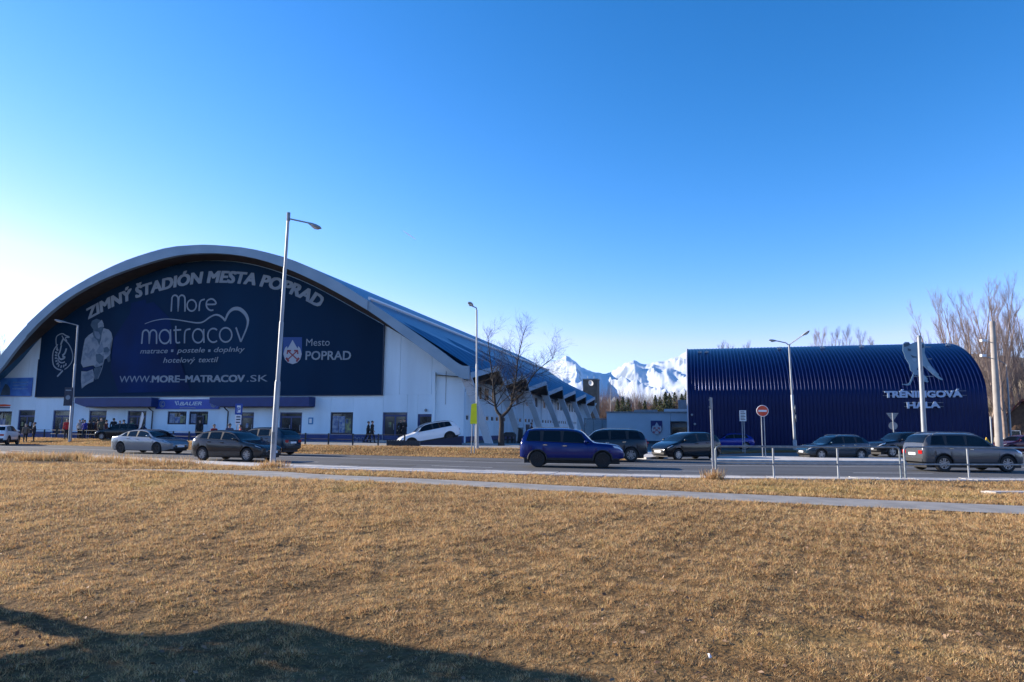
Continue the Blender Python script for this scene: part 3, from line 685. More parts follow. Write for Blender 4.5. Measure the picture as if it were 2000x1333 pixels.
text_on('hotelový', fr_((319, 709), (381, 708.2), 10.5), BN, print_grey, bold=.012, shear=.2, cap=(0, .72)); text_on('textil', fr_((388, 708), (426, 707.5), 10.5), BN, print_grey, bold=.012, shear=.2, cap=(0, .72))
text_on('Mesto', fr_((598, 676), (644, 675.5), 14), BN, print_grey, bold=.004, cap=(0, .70))
text_on('POPRAD', fr_((597, 703), (685, 703), 17), BN, print_grey, bold=.022, cap=(0, .70))
def circ(cx, cy, rx, ry, a0=0, a1=360, n=18): return [(cx + rx * math.cos(R(lerp(a0, a1, i / n))), cy - ry * math.sin(R(lerp(a0, a1, i / n)))) for i in range(n + 1)]
W = 2.7
def arch_stem(x0, x1, yb, yt, r): return [(x0, yb), (x0 + 1.5, yt + r)] + [(lerp(x0 + 1.5, x1, .5) - (x1 - x0 - 1.5) / 2 * math.cos(R(a)), yt + r - r * math.sin(R(a))) for a in range(20, 180, 20)] + [(x1, yt + r), (x1, yb)]
strokes([(arch_stem(334.5, 348, 609, 577, 7), W, 0, False), (arch_stem(348, 361.5, 609, 577, 7), W, 0, False),
         (circ(374.5, 597, 9, 11, 0, 340), W, 0, True), ([(389, 608), (390, 594), (393, 587.5), (400, 585)], W, 4, False),
         ([(403.5, 595), (421, 594.5), (420.5, 589), (416, 585), (411, 584.5), (405, 588), (403, 595), (405, 602), (411, 606.5), (417, 606)], W, 3, False)], 'wordmark')
strokes([(arch_stem(277, 291.5, 672, 645, 8), W, 0, False), (arch_stem(291.5, 306, 672, 645, 8), W, 0, False),
         (circ(322, 658, 10.5, 13.5, 0, 345), W, 0, True), ([(333, 644), (333.5, 672)], W, 0, False),
         ([(343.5, 637), (343.8, 664), (346, 670), (352, 669)], W, 3, False), ([(339, 645.5), (354, 644.5)], W, 0, False),
         ([(360.5, 671), (361, 652), (364, 645), (372, 643)], W, 4, False),
         (circ(387, 656.5, 10.5, 13.5, 0, 345), W, 0, True), ([(398, 643), (398.5, 670)], W, 0, False),
         (circ(417, 655.5, 11, 13.5, 50, 310), W, 0, False), (circ(441, 654.5, 12, 14, 0, 345), W, 0, True), ([(461, 640), (470.5, 668)], W + .3, 0, False)], 'wordmark')
stroke([(283, 633), (300, 627), (322, 623.5), (345, 625), (370, 629), (385, 631), (397, 629), (410, 620), (420, 615.5), (428, 616.5), (435, 621), (440, 627)], 3.0, 5, name='wave_line', taper=lambda t: .35 + .75 * t)
stroke([(439.5, 627.5), (445, 614), (452, 606), (460, 603), (469, 604.5), (478, 612), (483.5, 622), (484, 632), (480, 646), (470.5, 668)], 3.6, 5, name='heart_line', taper=lambda t: .8 + .9 * math.sin(math.pi * min(1, t * 1.15)) if t < .87 else .8)
# town crest
crest_blue = mat('crest_blue', (.008, .05, .20), None, 1, .6); crest_white = mat('crest_white', (.36, .38, .41), None, 1, .6); crest_red = mat('crest_red', (.22, .02, .03), None, 1, .6)
def crest(x0, y0, w_, h_, parent, plane_y):
    X = lambda u, v: (x0 + u * w_, y0 + v * h_)
    sh = [X(0, 0), X(1, 0), X(1, .62), X(.93, .8), X(.75, .94), X(.5, 1), X(.25, .94), X(.07, .8), X(0, .62)]
    blob(sh, 'crest_field', crest_blue, -.012, parent, plane_y)
    blob([X(.02, .62), X(.1, .4), X(.2, .33), X(.24, .42), X(.34, .3), X(.42, .2), X(.5, .1), X(.58, .2), X(.66, .3), X(.76, .42), X(.8, .33), X(.9, .4), X(.98, .62), X(.9, .82), X(.74, .94), X(.5, .99), X(.26, .94), X(.1, .82)], 'crest_snow', crest_white, -.018, parent, plane_y)
    pl = lambda a, b_: Vector((on_y(a, b_, plane_y - .024)[0], plane_y - .024, on_y(a, b_, plane_y - .024)[1]))
    k = w_ / 38
    strokes([([X(.25, .5), X(.75, .82)], 2.2 * k, 0, False), ([X(.75, .5), X(.25, .82)], 2.2 * k, 0, False), ([X(.22, .62), X(.24, .49), X(.42, .5)], 3 * k, 0, False), ([X(.78, .62), X(.76, .49), X(.58, .5)], 3 * k, 0, False),
             ([X(.16, .76), X(.3, .9)], 4 * k, 0, False), ([X(.84, .76), X(.7, .9)], 4 * k, 0, False)], 'crossed_arrows', crest_red, parent, pl)
crest(553, 659, 37, 53, BN, ZB)
# round club emblem at the left: horned head inside a lettered ring
strokes([([(113, 684), (110, 672), (110, 660), (114, 655), (122, 652), (129, 656), (136, 659), (128, 660), (131, 667)], 1.8, 3, False), ([(121, 656), (126, 664), (134, 672), (140, 684), (142.5, 697), (140, 708), (133, 717), (126, 722)], 1.6, 4, False),
         ([(113, 673), (105, 685), (103, 700), (105, 714), (112, 721), (120, 723)], 2.0, 4, False), ([(120, 675), (117, 688), (114, 694), (118, 702), (124, 701), (127, 698), (122, 697)], 2.6, 3, False), ([(130, 681), (127, 690), (122, 695)], 3, 3, False),
         ([(127, 707), (122, 709), (116, 707), (113, 700)], 2, 3, False), ([(123, 724), (112, 736)], 2.6, 0, False), ([(124, 662), (121, 668), (119, 674)], 3, 2, False)], 'club_emblem')
strokes([([(lerp(107.5, 111.5, .0) + dx, dy), (lerp(107.5, 111.5, 1) + dx, dy + e)], 2.6, 0, False) for dx, dy, e in [(2.5, 682, 3), (.6, 688, 2), (0, 694, 1), (0, 700, 0), (1, 706, -1), (3.2, 712, -3)]] + [([(x, y), (x + 1.5, y - 5)], 2.4, 0, False) for x, y in [(114, 717), (119, 719), (124, 718), (128, 715)]], 'emblem_lettering')
# pale printed figure in a jersey beside the emblem, read off an enlarged crop (7.015 times)
fig_m = mat('printed_jersey', (.22, .25, .28), (.09, .13, .18), 1.6, .7, detail=8, lo=.46, hi=.66); fig_d = mat('printed_jersey_dark', (.02, .05, .085), (.05, .09, .13), 1.4, .7); fig_s = mat('printed_jersey_shade', (.10, .14, .19), (.15, .19, .24), 1.4, .7)
def FG(l): return [(60 + a / 7.015, 600 + b / 7.015) for a, b in l]
blob(FG([(850, 350), (790, 390), (745, 440), (728, 520), (712, 610), (700, 690), (690, 770), (720, 830), (800, 810), (860, 800), (890, 830), (960, 810), (1000, 780), (1010, 720), (1060, 690), (1095, 640), (1085, 560), (1095, 490), (1125, 430), (1105, 350), (1070, 310), (1000, 290), (960, 340), (910, 380)]), 'printed_jersey', fig_m)
blob(FG([(820, 250), (840, 190), (900, 160), (960, 180), (990, 230), (1000, 290), (975, 360), (965, 440), (940, 530), (915, 460), (870, 420), (850, 370), (860, 310)]), 'printed_head', fig_d, .002)
blob(FG([(920, 230), (975, 175), (1000, 230), (1005, 275), (960, 270), (925, 290)]), 'printed_face', fig_m, -.002)
blob(FG([(870, 330), (930, 340), (955, 390), (945, 440), (905, 430), (880, 390)]), 'printed_chin', fig_s, -.002)
blob(FG([(740, 620), (790, 640), (860, 560), (880, 590), (800, 690), (735, 660)]), 'printed_fold', fig_s, -.001)
blob(FG([(940, 540), (975, 470), (1000, 560), (985, 620), (935, 640), (900, 610)]), 'printed_fold', fig_s, -.001)
blob(FG([(1000, 560), (1050, 545), (1085, 590), (1060, 625), (1000, 620)]), 'printed_fold', fig_d, -.001)
blob(FG([(890, 650), (950, 640), (1000, 680), (990, 760), (940, 780), (900, 740)]), 'printed_glove', fig_d, -.003)
blob(FG([(1040, 690), (1090, 660), (1095, 740), (1060, 760)]), 'printed_glove', fig_d, -.003)
blob(FG([(710, 840), (860, 810), (860, 850), (760, 880), (715, 870)]), 'printed_stripe', patch_m, -.003)
blob(FG([(695, 880), (770, 885), (850, 855), (880, 950), (860, 1020), (790, 1050), (745, 1080), (700, 1120), (690, 1000)]), 'printed_leg', fig_m)
blob(FG([(745, 980), (820, 930), (870, 960), (800, 1010), (730, 1050)]), 'printed_fold', fig_s, -.002)
blob(FG([(870, 840), (960, 820), (985, 850), (930, 980), (880, 1000), (860, 900)]), 'printed_trousers', fig_d)
strokes([(FG([(1000, 640), (985, 820), (920, 985)]), 1.4, 2, False)], 'printed_stick', fig_s)
# ---------------------------------------------------------------- signs on the front wall
def board(name, label, cat, x0, x1, z0, z1, m, y=-.14, th=.08, group=None):
    t_ = thing(name, label, cat, (CORNER.x, CORNER.y, 0), -TH, group); MB().box((x0, y, z0), (x1, y + th, z1)).build('sign_panel', m, t_); return t_
BS = board('shop_sign', 'long blue shop sign lettered BAUER over two display windows', 'sign', -30.7, -23.7, 3.21, 4.12, mat('shop_sign_blue', (.008, .06, .36), None, 1, .4))
MB().box((-30.7, -.15, 4.12), (-23.7, -.06, 4.2)).build('sign_edge', sign_white, BS)
f2 = frame_fn(-.155); sw = mat('shop_sign_print', (.5, .56, .64), None, 1, .6)
text_on('BAUER', f2((351, 792.3), (394, 791.8), 7), BS, sw, bold=.03, shear=.25, cap=(0, .70))
pl2 = lambda a, b_: Vector((on_y(a, b_, -.155)[0], -.155, on_y(a, b_, -.155)[1]))
strokes([([(342, 784), (346, 791.5)], 2, 0, False), ([(345, 786), (348, 784), (349, 791)], 1.6, 0, False)], 'brand_mark', sw, BS, pl2)
strokes([([(351, 797), (382, 796.8)], 1.1, 0, False)], 'small_print', print_grey, BS, pl2)
for ex in (317, 417): strokes([(circ(ex, 789.7, 5, 6), 1.2, 0, True), (circ(ex, 790, 2.2, 3.4, 30, 320), 1.5, 0, False)], 'club_emblem', print_grey, BS, pl2)
PO = board('wall_poster', 'wide blue poster framed on the white wall left of the banner', 'poster', -50.0, -45.85, 4.5, 6.36, mat('poster_blue', (.015, .09, .36), (.05, .2, .5), .9, .5))
blobm = mat('poster_pale', (.14, .26, .44), (.05, .14, .32), 2, .6)
for pz in (5.85, 5.55, 5.2): MB().box((-48.3, -.15, pz), (-46.3, -.142, pz + .12)).build('poster_line', blobm, PO)
MB().prism([(-49.8, -.15, 4.6), (-48.5, -.15, 4.6), (-48.6, -.15, 5.3), (-49.0, -.15, 5.7), (-49.3, -.15, 5.75), (-49.6, -.15, 5.2)], (0, .006, 0)).build('poster_figure', fig_d, PO)
SG = thing('wall_sign', 'small red and navy lettered sign above the left edge window', 'sign', (CORNER.x, CORNER.y, 0), -TH)
MB().prism([(-50.2, -.04, 3.48), (-48.6, -.04, 3.5), (-48.4, -.04, 3.62), (-49.2, -.04, 3.7), (-50.2, -.04, 3.66)], (0, .03, 0)).build('sign_stroke', sign_red, SG)
MB().box((-50.2, -.04, 3.3), (-48.5, -.01, 3.42)).build('sign_stroke', dark_frame, SG)
NP = board('notice_board', 'small pale blue framed notice on the white wall right of canopy', 'notice', -14.45, -14.0, 1.88, 2.47, mat('notice_blue', (.03, .22, .42), None, 1, .5), -.05, .04)
MB().box((-14.36, -.06, 1.98), (-14.1, -.051, 2.37)).build('notice_sheet', sign_white, NP)
# ================================================================ training hall
HX0, HX1, HY = 17.9, 43.9, 16.2
hall_m = mat('navy_hall_sheet', (.0008, .008, .056), (.0013, .012, .075), .4, .3, .35, spec=.24)
HALL = thing('training_hall', 'dark navy corrugated metal training hall with rounded barrel roof', 'hall', (CORNER.x, CORNER.y, 0), -TH)
HB = -.2
def hall_profile():
    p = [(0, HB), (0, 1.5), (0, 3.2), (.02, 4.9)]
    for i in range(1, 15):
        a = R(90 * i / 14); p.append((9.2 * (1 - math.cos(a) ** 1.25), 4.9 + 5.75 * math.sin(a) ** 1.0))
    q = [(18.4 - y, z) for y, z in p[::-1][1:]]
    return p + q
HP = hall_profile()
npan = 77; pw = (HX1 - HX0) / npan
b = MB(); vs = []; fs = []
prof = [(0, 0), (.05, .045), (.085, .045), (.13, 0), (pw, 0)]   # seam rib then flat pan
N_ = len(HP)
for i, (y, z) in enumerate(HP):
    a_ = HP[max(i - 1, 0)]; c_ = HP[min(i + 1, N_ - 1)]; T = Vector((0, c_[0] - a_[0], c_[1] - a_[1])).normalized(); Nn = Vector((0, -T.z, T.y))
    for (x, h) in prof: vs.append(Vector((x, y, z)) + Nn * h)
k_ = len(prof)
for i in range(N_ - 1):
    for j in range(k_ - 1): q = i * k_ + j; fs.append((q, q + 1, q + k_ + 1, q + k_))
o = b.add(vs, fs).build('sheet_panel', hall_m, HALL, 25, recalc=False); o.location = (HX0, HY, 0); pm = o.data
for i in range(1, npan):
    c_ = bpy.data.objects.new('sheet_panel', pm); C.objects.link(c_); c_.parent = HALL; c_.location = (HX0 + i * pw, HY, 0)
for xe, nm in ((HX0 + .03, 'end_wall'), (HX1 - .2, 'end_wall')):
    MB().prism([(xe, HY + y, z - .02) for y, z in HP], (.15, 0, 0)).build(nm, hall_m, HALL)
MB().box((HX0 - .1, HY - .06, HB - .1), (HX1 + .1, HY - .0, .12)).build('base_rail', galv_dark, HALL)
MB().tube([(HX0 - .05, HY + y, z + .03) for y, z in HP], .07, 6).build('verge_trim', mat('pale_trim', (.5, .5, .56), None, 1, .5), HALL)
def hall_pt(xl, i): y, z = HP[i]; return (xl, HY + y, z)
for xh, j in ((19.2, 12), (19.9, 12), (27.3, 13), (31.5, 13), (35.2, 13), (43.0, 13)):
    x, y, z = hall_pt(xh, j); MB().box((x - .2, y - .12, z + .04), (x + .2, y + .02, z + .16)).box((x - .03, y - .1, z), (x + .03, y, z + .3)).build('roof_hook', galv, HALL)
MB().lathe([(.09, -.2), (.12, -.1), (.06, 0)], 8, 'Y', (18.25, HY, 3.1)).build('wall_lamp', galv, HALL)
MB().lathe([(.09, -.2), (.12, -.1), (.06, 0)], 8, 'Y', (18.5, HY, 2.2)).build('wall_lamp', galv, HALL)
# lettering and skater on stand-offs
LT = thing('hall_lettering', 'pale raised letters TRÉNINGOVÁ HALA on the navy hall', 'lettering', (CORNER.x, CORNER.y, 0), -TH)
let_m = mat('sign_letters_pale', (.40, .50, .66), None, 1, .45)
def raised(body, p0, p1, hpx, parent, m, yl, th=.09, bold=.042):
    V, Fc, (a, b_, c2, d) = text_geo(body, bold, 0, 1.0); fn = frame_fn(yl)(p0, p1, hpx)
    bm = bmesh.new(); vv = [bm.verts.new(fn((x - a) / (b_ - a), y / .70)) for x, y, z in V]
    for f in Fc:
        try: bm.faces.new([vv[i] for i in f])
        except ValueError: pass
    bmesh.ops.remove_doubles(bm, verts=bm.verts, dist=1e-4)
    # split into single letters
    left = set(bm.faces); groups = []
    while left:
        st = [left.pop()]; grp = [st[0]]
        while st:
            f = st.pop()
            for e in f.edges:
                for g_ in e.link_faces:
                    if g_ in left: left.remove(g_); st.append(g_); grp.append(g_)
        groups.append(grp)
    for grp in groups:
        vids = {}; vl = []; fl = []
        for f in grp:
            for v in f.verts:
                if v not in vids: vids[v] = len(vl); vl.append(v.co.copy())
            fl.append(tuple(vids[v] for v in f.verts))
        n_ = len(vl); edges = {}
        for f in fl:
            for i in range(len(f)): e = (f[i], f[(i + 1) % len(f)]); edges[e] = 1
        sides = [(e[0], e[1], e[1] + n_, e[0] + n_) for e in edges if (e[1], e[0]) not in edges]
        MB().add(vl + [v + Vector((0, th, 0)) for v in vl], fl + [tuple(i + n_ for i in f[::-1]) for f in fl] + sides).build('letter', m, parent)
    bm.free()
raised('TRÉNINGOVÁ', (1728, 776.5), (1880, 775.5), 12, LT, let_m, HY - .35)
raised('HALA', (1772, 797.5), (1837, 796.5), 11.5, LT, let_m, HY - .35)
for zz, (a, c2) in ((4.9, (35.4, 42.2)), (5.3, (35.4, 42.2)), (3.9, (37.1, 40.3)), (4.25, (37.1, 40.3))): MB().box((a, HY - .24, zz - .02), (c2, HY - .2, zz + .02)).build('mounting_rail', galv_dark, LT)
SK = thing('skater_cutout', 'flat grey hockey player cut-out mounted above the hall lettering', 'sign', (CORNER.x, CORNER.y, 0), -TH)
sk_m = mat('cutout_grey', (.15, .26, .35), (.20, .32, .41), 1.2, .5); sk_d = mat('cutout_dark', (.03, .07, .12), None, 1, .5); sk_l = mat('cutout_light', (.26, .38, .48), None, 1, .5)
def cut(pix, name, m, yl, th):
    P = [on_y(a, b_, yl) for a, b_ in pix]; MB().prism([(x, yl, z) for x, z in P], (0, th, 0)).build(name, m, SK)
def SKP(lst): return [(1700 + a * .15, 640 + b_ * .15) for a, b_ in lst]   # outline read off an enlarged crop
cut(SKP([(420, 300), (425, 210), (450, 188), (500, 190), (520, 215), (580, 190), (690, 195), (712, 225), (705, 330), (720, 375), (750, 440), (790, 500), (870, 590), (890, 610), (885, 630), (945, 675), (935, 688), (890, 670), (810, 610), (740, 545), (665, 480), (640, 500), (600, 545), (650, 570), (745, 665), (740, 690), (762, 705), (745, 715), (705, 705), (640, 640), (592, 610), (585, 635), (575, 600), (545, 690), (520, 745), (490, 757), (420, 745), (410, 735), (480, 738), (510, 715), (560, 590), (520, 560), (505, 480), (455, 400), (440, 350)]), 'figure_plate', sk_m, HY - .45, .06)
cut(SKP([(430, 215), (500, 195), (515, 225), (480, 245), (440, 255)]), 'helmet_plate', sk_d, HY - .49, .035)
cut(SKP([(485, 270), (530, 285), (520, 310), (490, 300)]), 'shade_plate', sk_d, HY - .49, .035)
cut(SKP([(640, 230), (690, 215), (700, 260), (660, 275), (640, 310), (625, 270)]), 'shade_plate', sk_d, HY - .49, .035)
cut(SKP([(540, 405), (580, 395), (605, 420), (590, 445), (550, 440)]), 'glove_plate', sk_l, HY - .49, .035)
cut(SKP([(525, 355), (560, 372), (605, 380), (600, 392), (550, 390)]), 'shade_plate', sk_d, HY - .49, .035)
cut(SKP([(600, 555), (650, 575), (730, 660), (700, 690), (640, 625)]), 'leg_plate', sk_l, HY - .49, .035)
cut(SKP([(735, 500), (775, 500), (850, 585), (820, 605), (750, 545)]), 'leg_plate', sk_l, HY - .49, .035)
for zz in (6.6, 8.2, 9.3): MB().box((37.9, HY - .37, zz), (39.6, HY - .3, zz + .06)).build('bracket', galv_dark, SK)
# ================================================================ low entrance block between the halls
LB = thing('low_block', 'low flat-roofed pale grey block between stadium and training hall', 'building', (CORNER.x, CORNER.y, 0), -TH)
LY = 26.0; grey_r = mat('pale_grey_render', (.60, .68, .74), (.54, .62, .68), .6, .85)
MB().box((8.6, LY, -.2), (15.8, LY + 12, 3.5)).build('wall', grey_r, LB)
MB().box((15.83, LY + 1.6, -.2), (18.4, LY + 12, 3.5)).build('wall', grey_r, LB)
MB().box((15.83, LY, 2.56), (18.4, LY + 1.58, 3.5)).build('porch_lintel', grey_r, LB)
MB().box((8.5, LY - .1, 3.5), (18.4, LY + 12.1, 3.66)).build('roof_edge', galv_dark, LB)
MB().box((8.58, LY - .03, -.2), (15.78, LY, .35)).build('plinth', mat('dark_plinth', (.05, .06, .07), None, 1, .8), LB)
MB().box((15.95, LY + 1.5, -.1), (17.6, LY + 1.58, 1.9)).build('entrance_door', glass, LB)
MB().box((11.5, LY + 3, 3.67), (14.2, LY + 5, 3.95)).build('roof_unit', galv, LB); MB().box((15, LY + 3, 3.67), (18, LY + 4.2, 4.05)).build('roof_unit', sign_white, LB)
MB().box((16.6, LY + 5, 3.67), (18.3, LY + 8, 5.2)).build('roof_unit', galv, LB)
CR = thing('town_crest', 'blue shield with white flames and red crossed arrows on low block', 'crest', (CORNER.x, CORNER.y, 0), -TH)
P = [(13.63, 2.63), (14.88, 2.63), (14.88, 1.55), (14.72, 1.25), (14.25, 1.0), (13.78, 1.25), (13.63, 1.55)]
MB().prism([(x, LY - .1, z) for x, z in P], (0, .07, 0)).build('shield_plate', mat('crest_deep_blue', (.008, .02, .16), None, 1, .5), CR)
crest_white2 = crest_white
_cb, crest_blue = crest_blue, mat('crest_deep_blue', (.008, .02, .16)); crest_white = mat('crest_bright_white', (.6, .58, .6), None, 1, .6); crest_red = mat('crest_bright_red', (.45, .05, .09), None, 1, .6)
crest(1272, 822.5, 21, 27, CR, LY - .105)
# yard gate beside the low block
GT = thing('yard_gate', 'grey sheet metal yard gate standing beside the low block', 'gate', (CORNER.x, CORNER.y, 0), -TH)
for i, xg in enumerate((5.6, 6.65, 7.7)): MB().box((xg + .03, LY + 3, -.1), (xg + 1.0, LY + 3.05, 2.75)).build('gate_panel', mat('gate_sheet', (.42, .44, .46), (.36, .38, .4), 2, .6), GT)
for xg in (5.55, 6.63, 7.68, 8.5): MB().box((xg - .04, LY + 2.95, -.1), (xg + .04, LY + 3.1, 2.95)).build('gate_post', galv_dark, GT)
MB().box((5.5, LY + 2.94, 2.78), (8.56, LY + 3.0, 2.9)).build('gate_rail', galv_dark, GT)
# brick tower behind the stadium with a dish
tp = at(1155, 800, 138); brick_m = mat('grey_brown_brick', (.10, .085, .07), (.15, .125, .10), 1.5, .9, bump=.3, bscale=18)
TW = thing('brick_tower', 'square brown brick tower rising behind the far stadium end', 'tower', (tp.x, tp.y, 0), -TH)
tt = at(1155, 741, 138).z
MB().box((-1.45, -1.45, -1), (1.45, 1.45, tt - .2)).build('shaft', brick_m, TW); MB().box((-1.55, -1.55, tt - .2), (1.55, 1.55, tt)).build('coping', galv_dark, TW)
for xx in (-.7, .6): MB().tube([(xx, 0, tt), (xx, 0, tt + .6)], .04, 5).build('mast', galv_dark, TW)
d = MB(); d.lathe([(.02, -.02), (.3, .03), (.5, .12), (.58, .2), (.55, .2), (.3, .09), (.02, .05)], 16, 'Y'); dd = d.build('satellite_dish', sign_white, TW, 40); dd.location = (.3, -1.75, tt - .85); dd.rotation_euler = (R(-20), R(14), R(150))
MB().tube([(.3, -1.4, tt - .9), (.3, -1.75, tt - .85)], .05, 6).build('dish_arm', galv_dark, TW)
# ================================================================ vehicles
PAINT = {}
def paint_m(name, c, metal=.35, rough=.32): return mat('paint_' + name, c, None, 1, min(rough, .22), metal * .6, coat=.35, spec=.3)
trim = mat('grey_black_cladding', (.02, .021, .023), None, 1, .65)
STYLES = {
 'suv': dict(L=4.55, W=1.86, H=1.68, r=.36, sill=.30, wb=(.185, .80), belt=1.06, clad=True,
   top=[(0, .92), (.012, 1.12), (.03, 1.32), (.06, 1.52), (.11, 1.63), (.2, 1.67), (.4, 1.68), (.52, 1.645), (.575, 1.58), (.70, 1.16), (.74, 1.11), (.85, 1.05), (.93, .97), (.975, .86), (1, .70)],
   side=[(.075, .21), (.235, .41), (.43, .685)], ws=(.575, .705), rw=(.018, .085)),
 'boxy_suv': dict(L=4.5, W=1.78, H=1.70, r=.345, sill=.31, wb=(.175, .80), belt=1.02, clad=True,
   top=[(0, .95), (.01, 1.12), (.03, 1.36), (.055, 1.58), (.10, 1.66), (.2, 1.69), (.42, 1.69), (.53, 1.65), (.585, 1.58), (.70, 1.15), (.735, 1.08), (.85, 1.04), (.94, .98), (.98, .86), (1, .70)],
   side=[(.06, .20), (.225, .40), (.42, .685)], ws=(.585, .705), rw=(.012, .06)),
 'crossover': dict(L=4.5, W=1.84, H=1.62, r=.35, sill=.28, wb=(.18, .80), belt=1.04, clad=True,
   top=[(0, .90), (.015, 1.08), (.05, 1.26), (.10, 1.46), (.17, 1.56), (.3, 1.615), (.42, 1.62), (.53, 1.58), (.59, 1.49), (.71, 1.10), (.75, 1.04), (.86, .97), (.94, .88), (.98, .76), (1, .64)],
   side=[(.115, .225), (.25, .42), (.44, .69)], ws=(.59, .715), rw=(.03, .12)),
 'hatch': dict(L=4.3, W=1.80, H=1.49, r=.325, sill=.21, wb=(.19, .80), belt=.97, clad=False,
   top=[(0, .80), (.015, .98), (.05, 1.12), (.10, 1.29), (.17, 1.41), (.28, 1.475), (.40, 1.49), (.51, 1.45), (.57, 1.38), (.71, 1.0), (.75, .95), (.86, .87), (.94, .77), (.98, .66), (1, .55)],
   side=[(.13, .235), (.255, .42), (.44, .69)], ws=(.575, .715), rw=(.035, .135)),
 'city': dict(L=3.85, W=1.70, H=1.51, r=.30, sill=.21, wb=(.17, .81), belt=.98, clad=False,
   top=[(0, .85), (.015, 1.02), (.05, 1.2), (.09, 1.36), (.16, 1.46), (.28, 1.51), (.42, 1.51), (.54, 1.46), (.61, 1.37), (.77, 1.02), (.81, .97), (.89, .88), (.95, .77), (.985, .66), (1, .55)],
   side=[(.12, .235), (.26, .44), (.465, .75)], ws=(.61, .775), rw=(.03, .11)),
 'saloon': dict(L=4.75, W=1.82, H=1.45, r=.325, sill=.21, wb=(.20, .80), belt=.95, clad=False,
   top=[(0, .78), (.012, .96), (.04, 1.02), (.10, 1.04), (.15, 1.08), (.22, 1.24), (.30, 1.37), (.40, 1.44), (.48, 1.45), (.56, 1.41), (.61, 1.34), (.735, .99), (.77, .95), (.87, .88), (.95, .78), (.985, .66), (1, .55)],
   side=[(.185, .28), (.30, .44), (.46, .71)], ws=(.615, .74), rw=(.15, .29)),
}
def pchip(pts):
    P = [(a, b) for a, b in pts]; n = len(P); d = []
    h = [P[i + 1][0] - P[i][0] for i in range(n - 1)]; s = [(P[i + 1][1] - P[i][1]) / h[i] for i in range(n - 1)]
    for i in range(n):
        if i == 0: d.append(s[0])
        elif i == n - 1: d.append(s[-1])
        else: d.append(0 if s[i - 1] * s[i] <= 0 else 2 * s[i - 1] * s[i] / (s[i - 1] + s[i]))
    def f(x):
        x = max(P[0][0], min(P[-1][0], x))
        for i in range(n - 1):
            if x <= P[i + 1][0]:
                t = (x - P[i][0]) / h[i]
                return (2 * t ** 3 - 3 * t * t + 1) * P[i][1] + (t ** 3 - 2 * t * t + t) * h[i] * d[i] + (-2 * t ** 3 + 3 * t * t) * P[i + 1][1] + (t ** 3 - t * t) * h[i] * d[i + 1]
    return f
plan = pchip([(0, .80), (.03, .91), (.09, .965), (.2, .99), (.5, 1), (.78, .99), (.88, .965), (.95, .88), (.985, .76), (1, .62)])
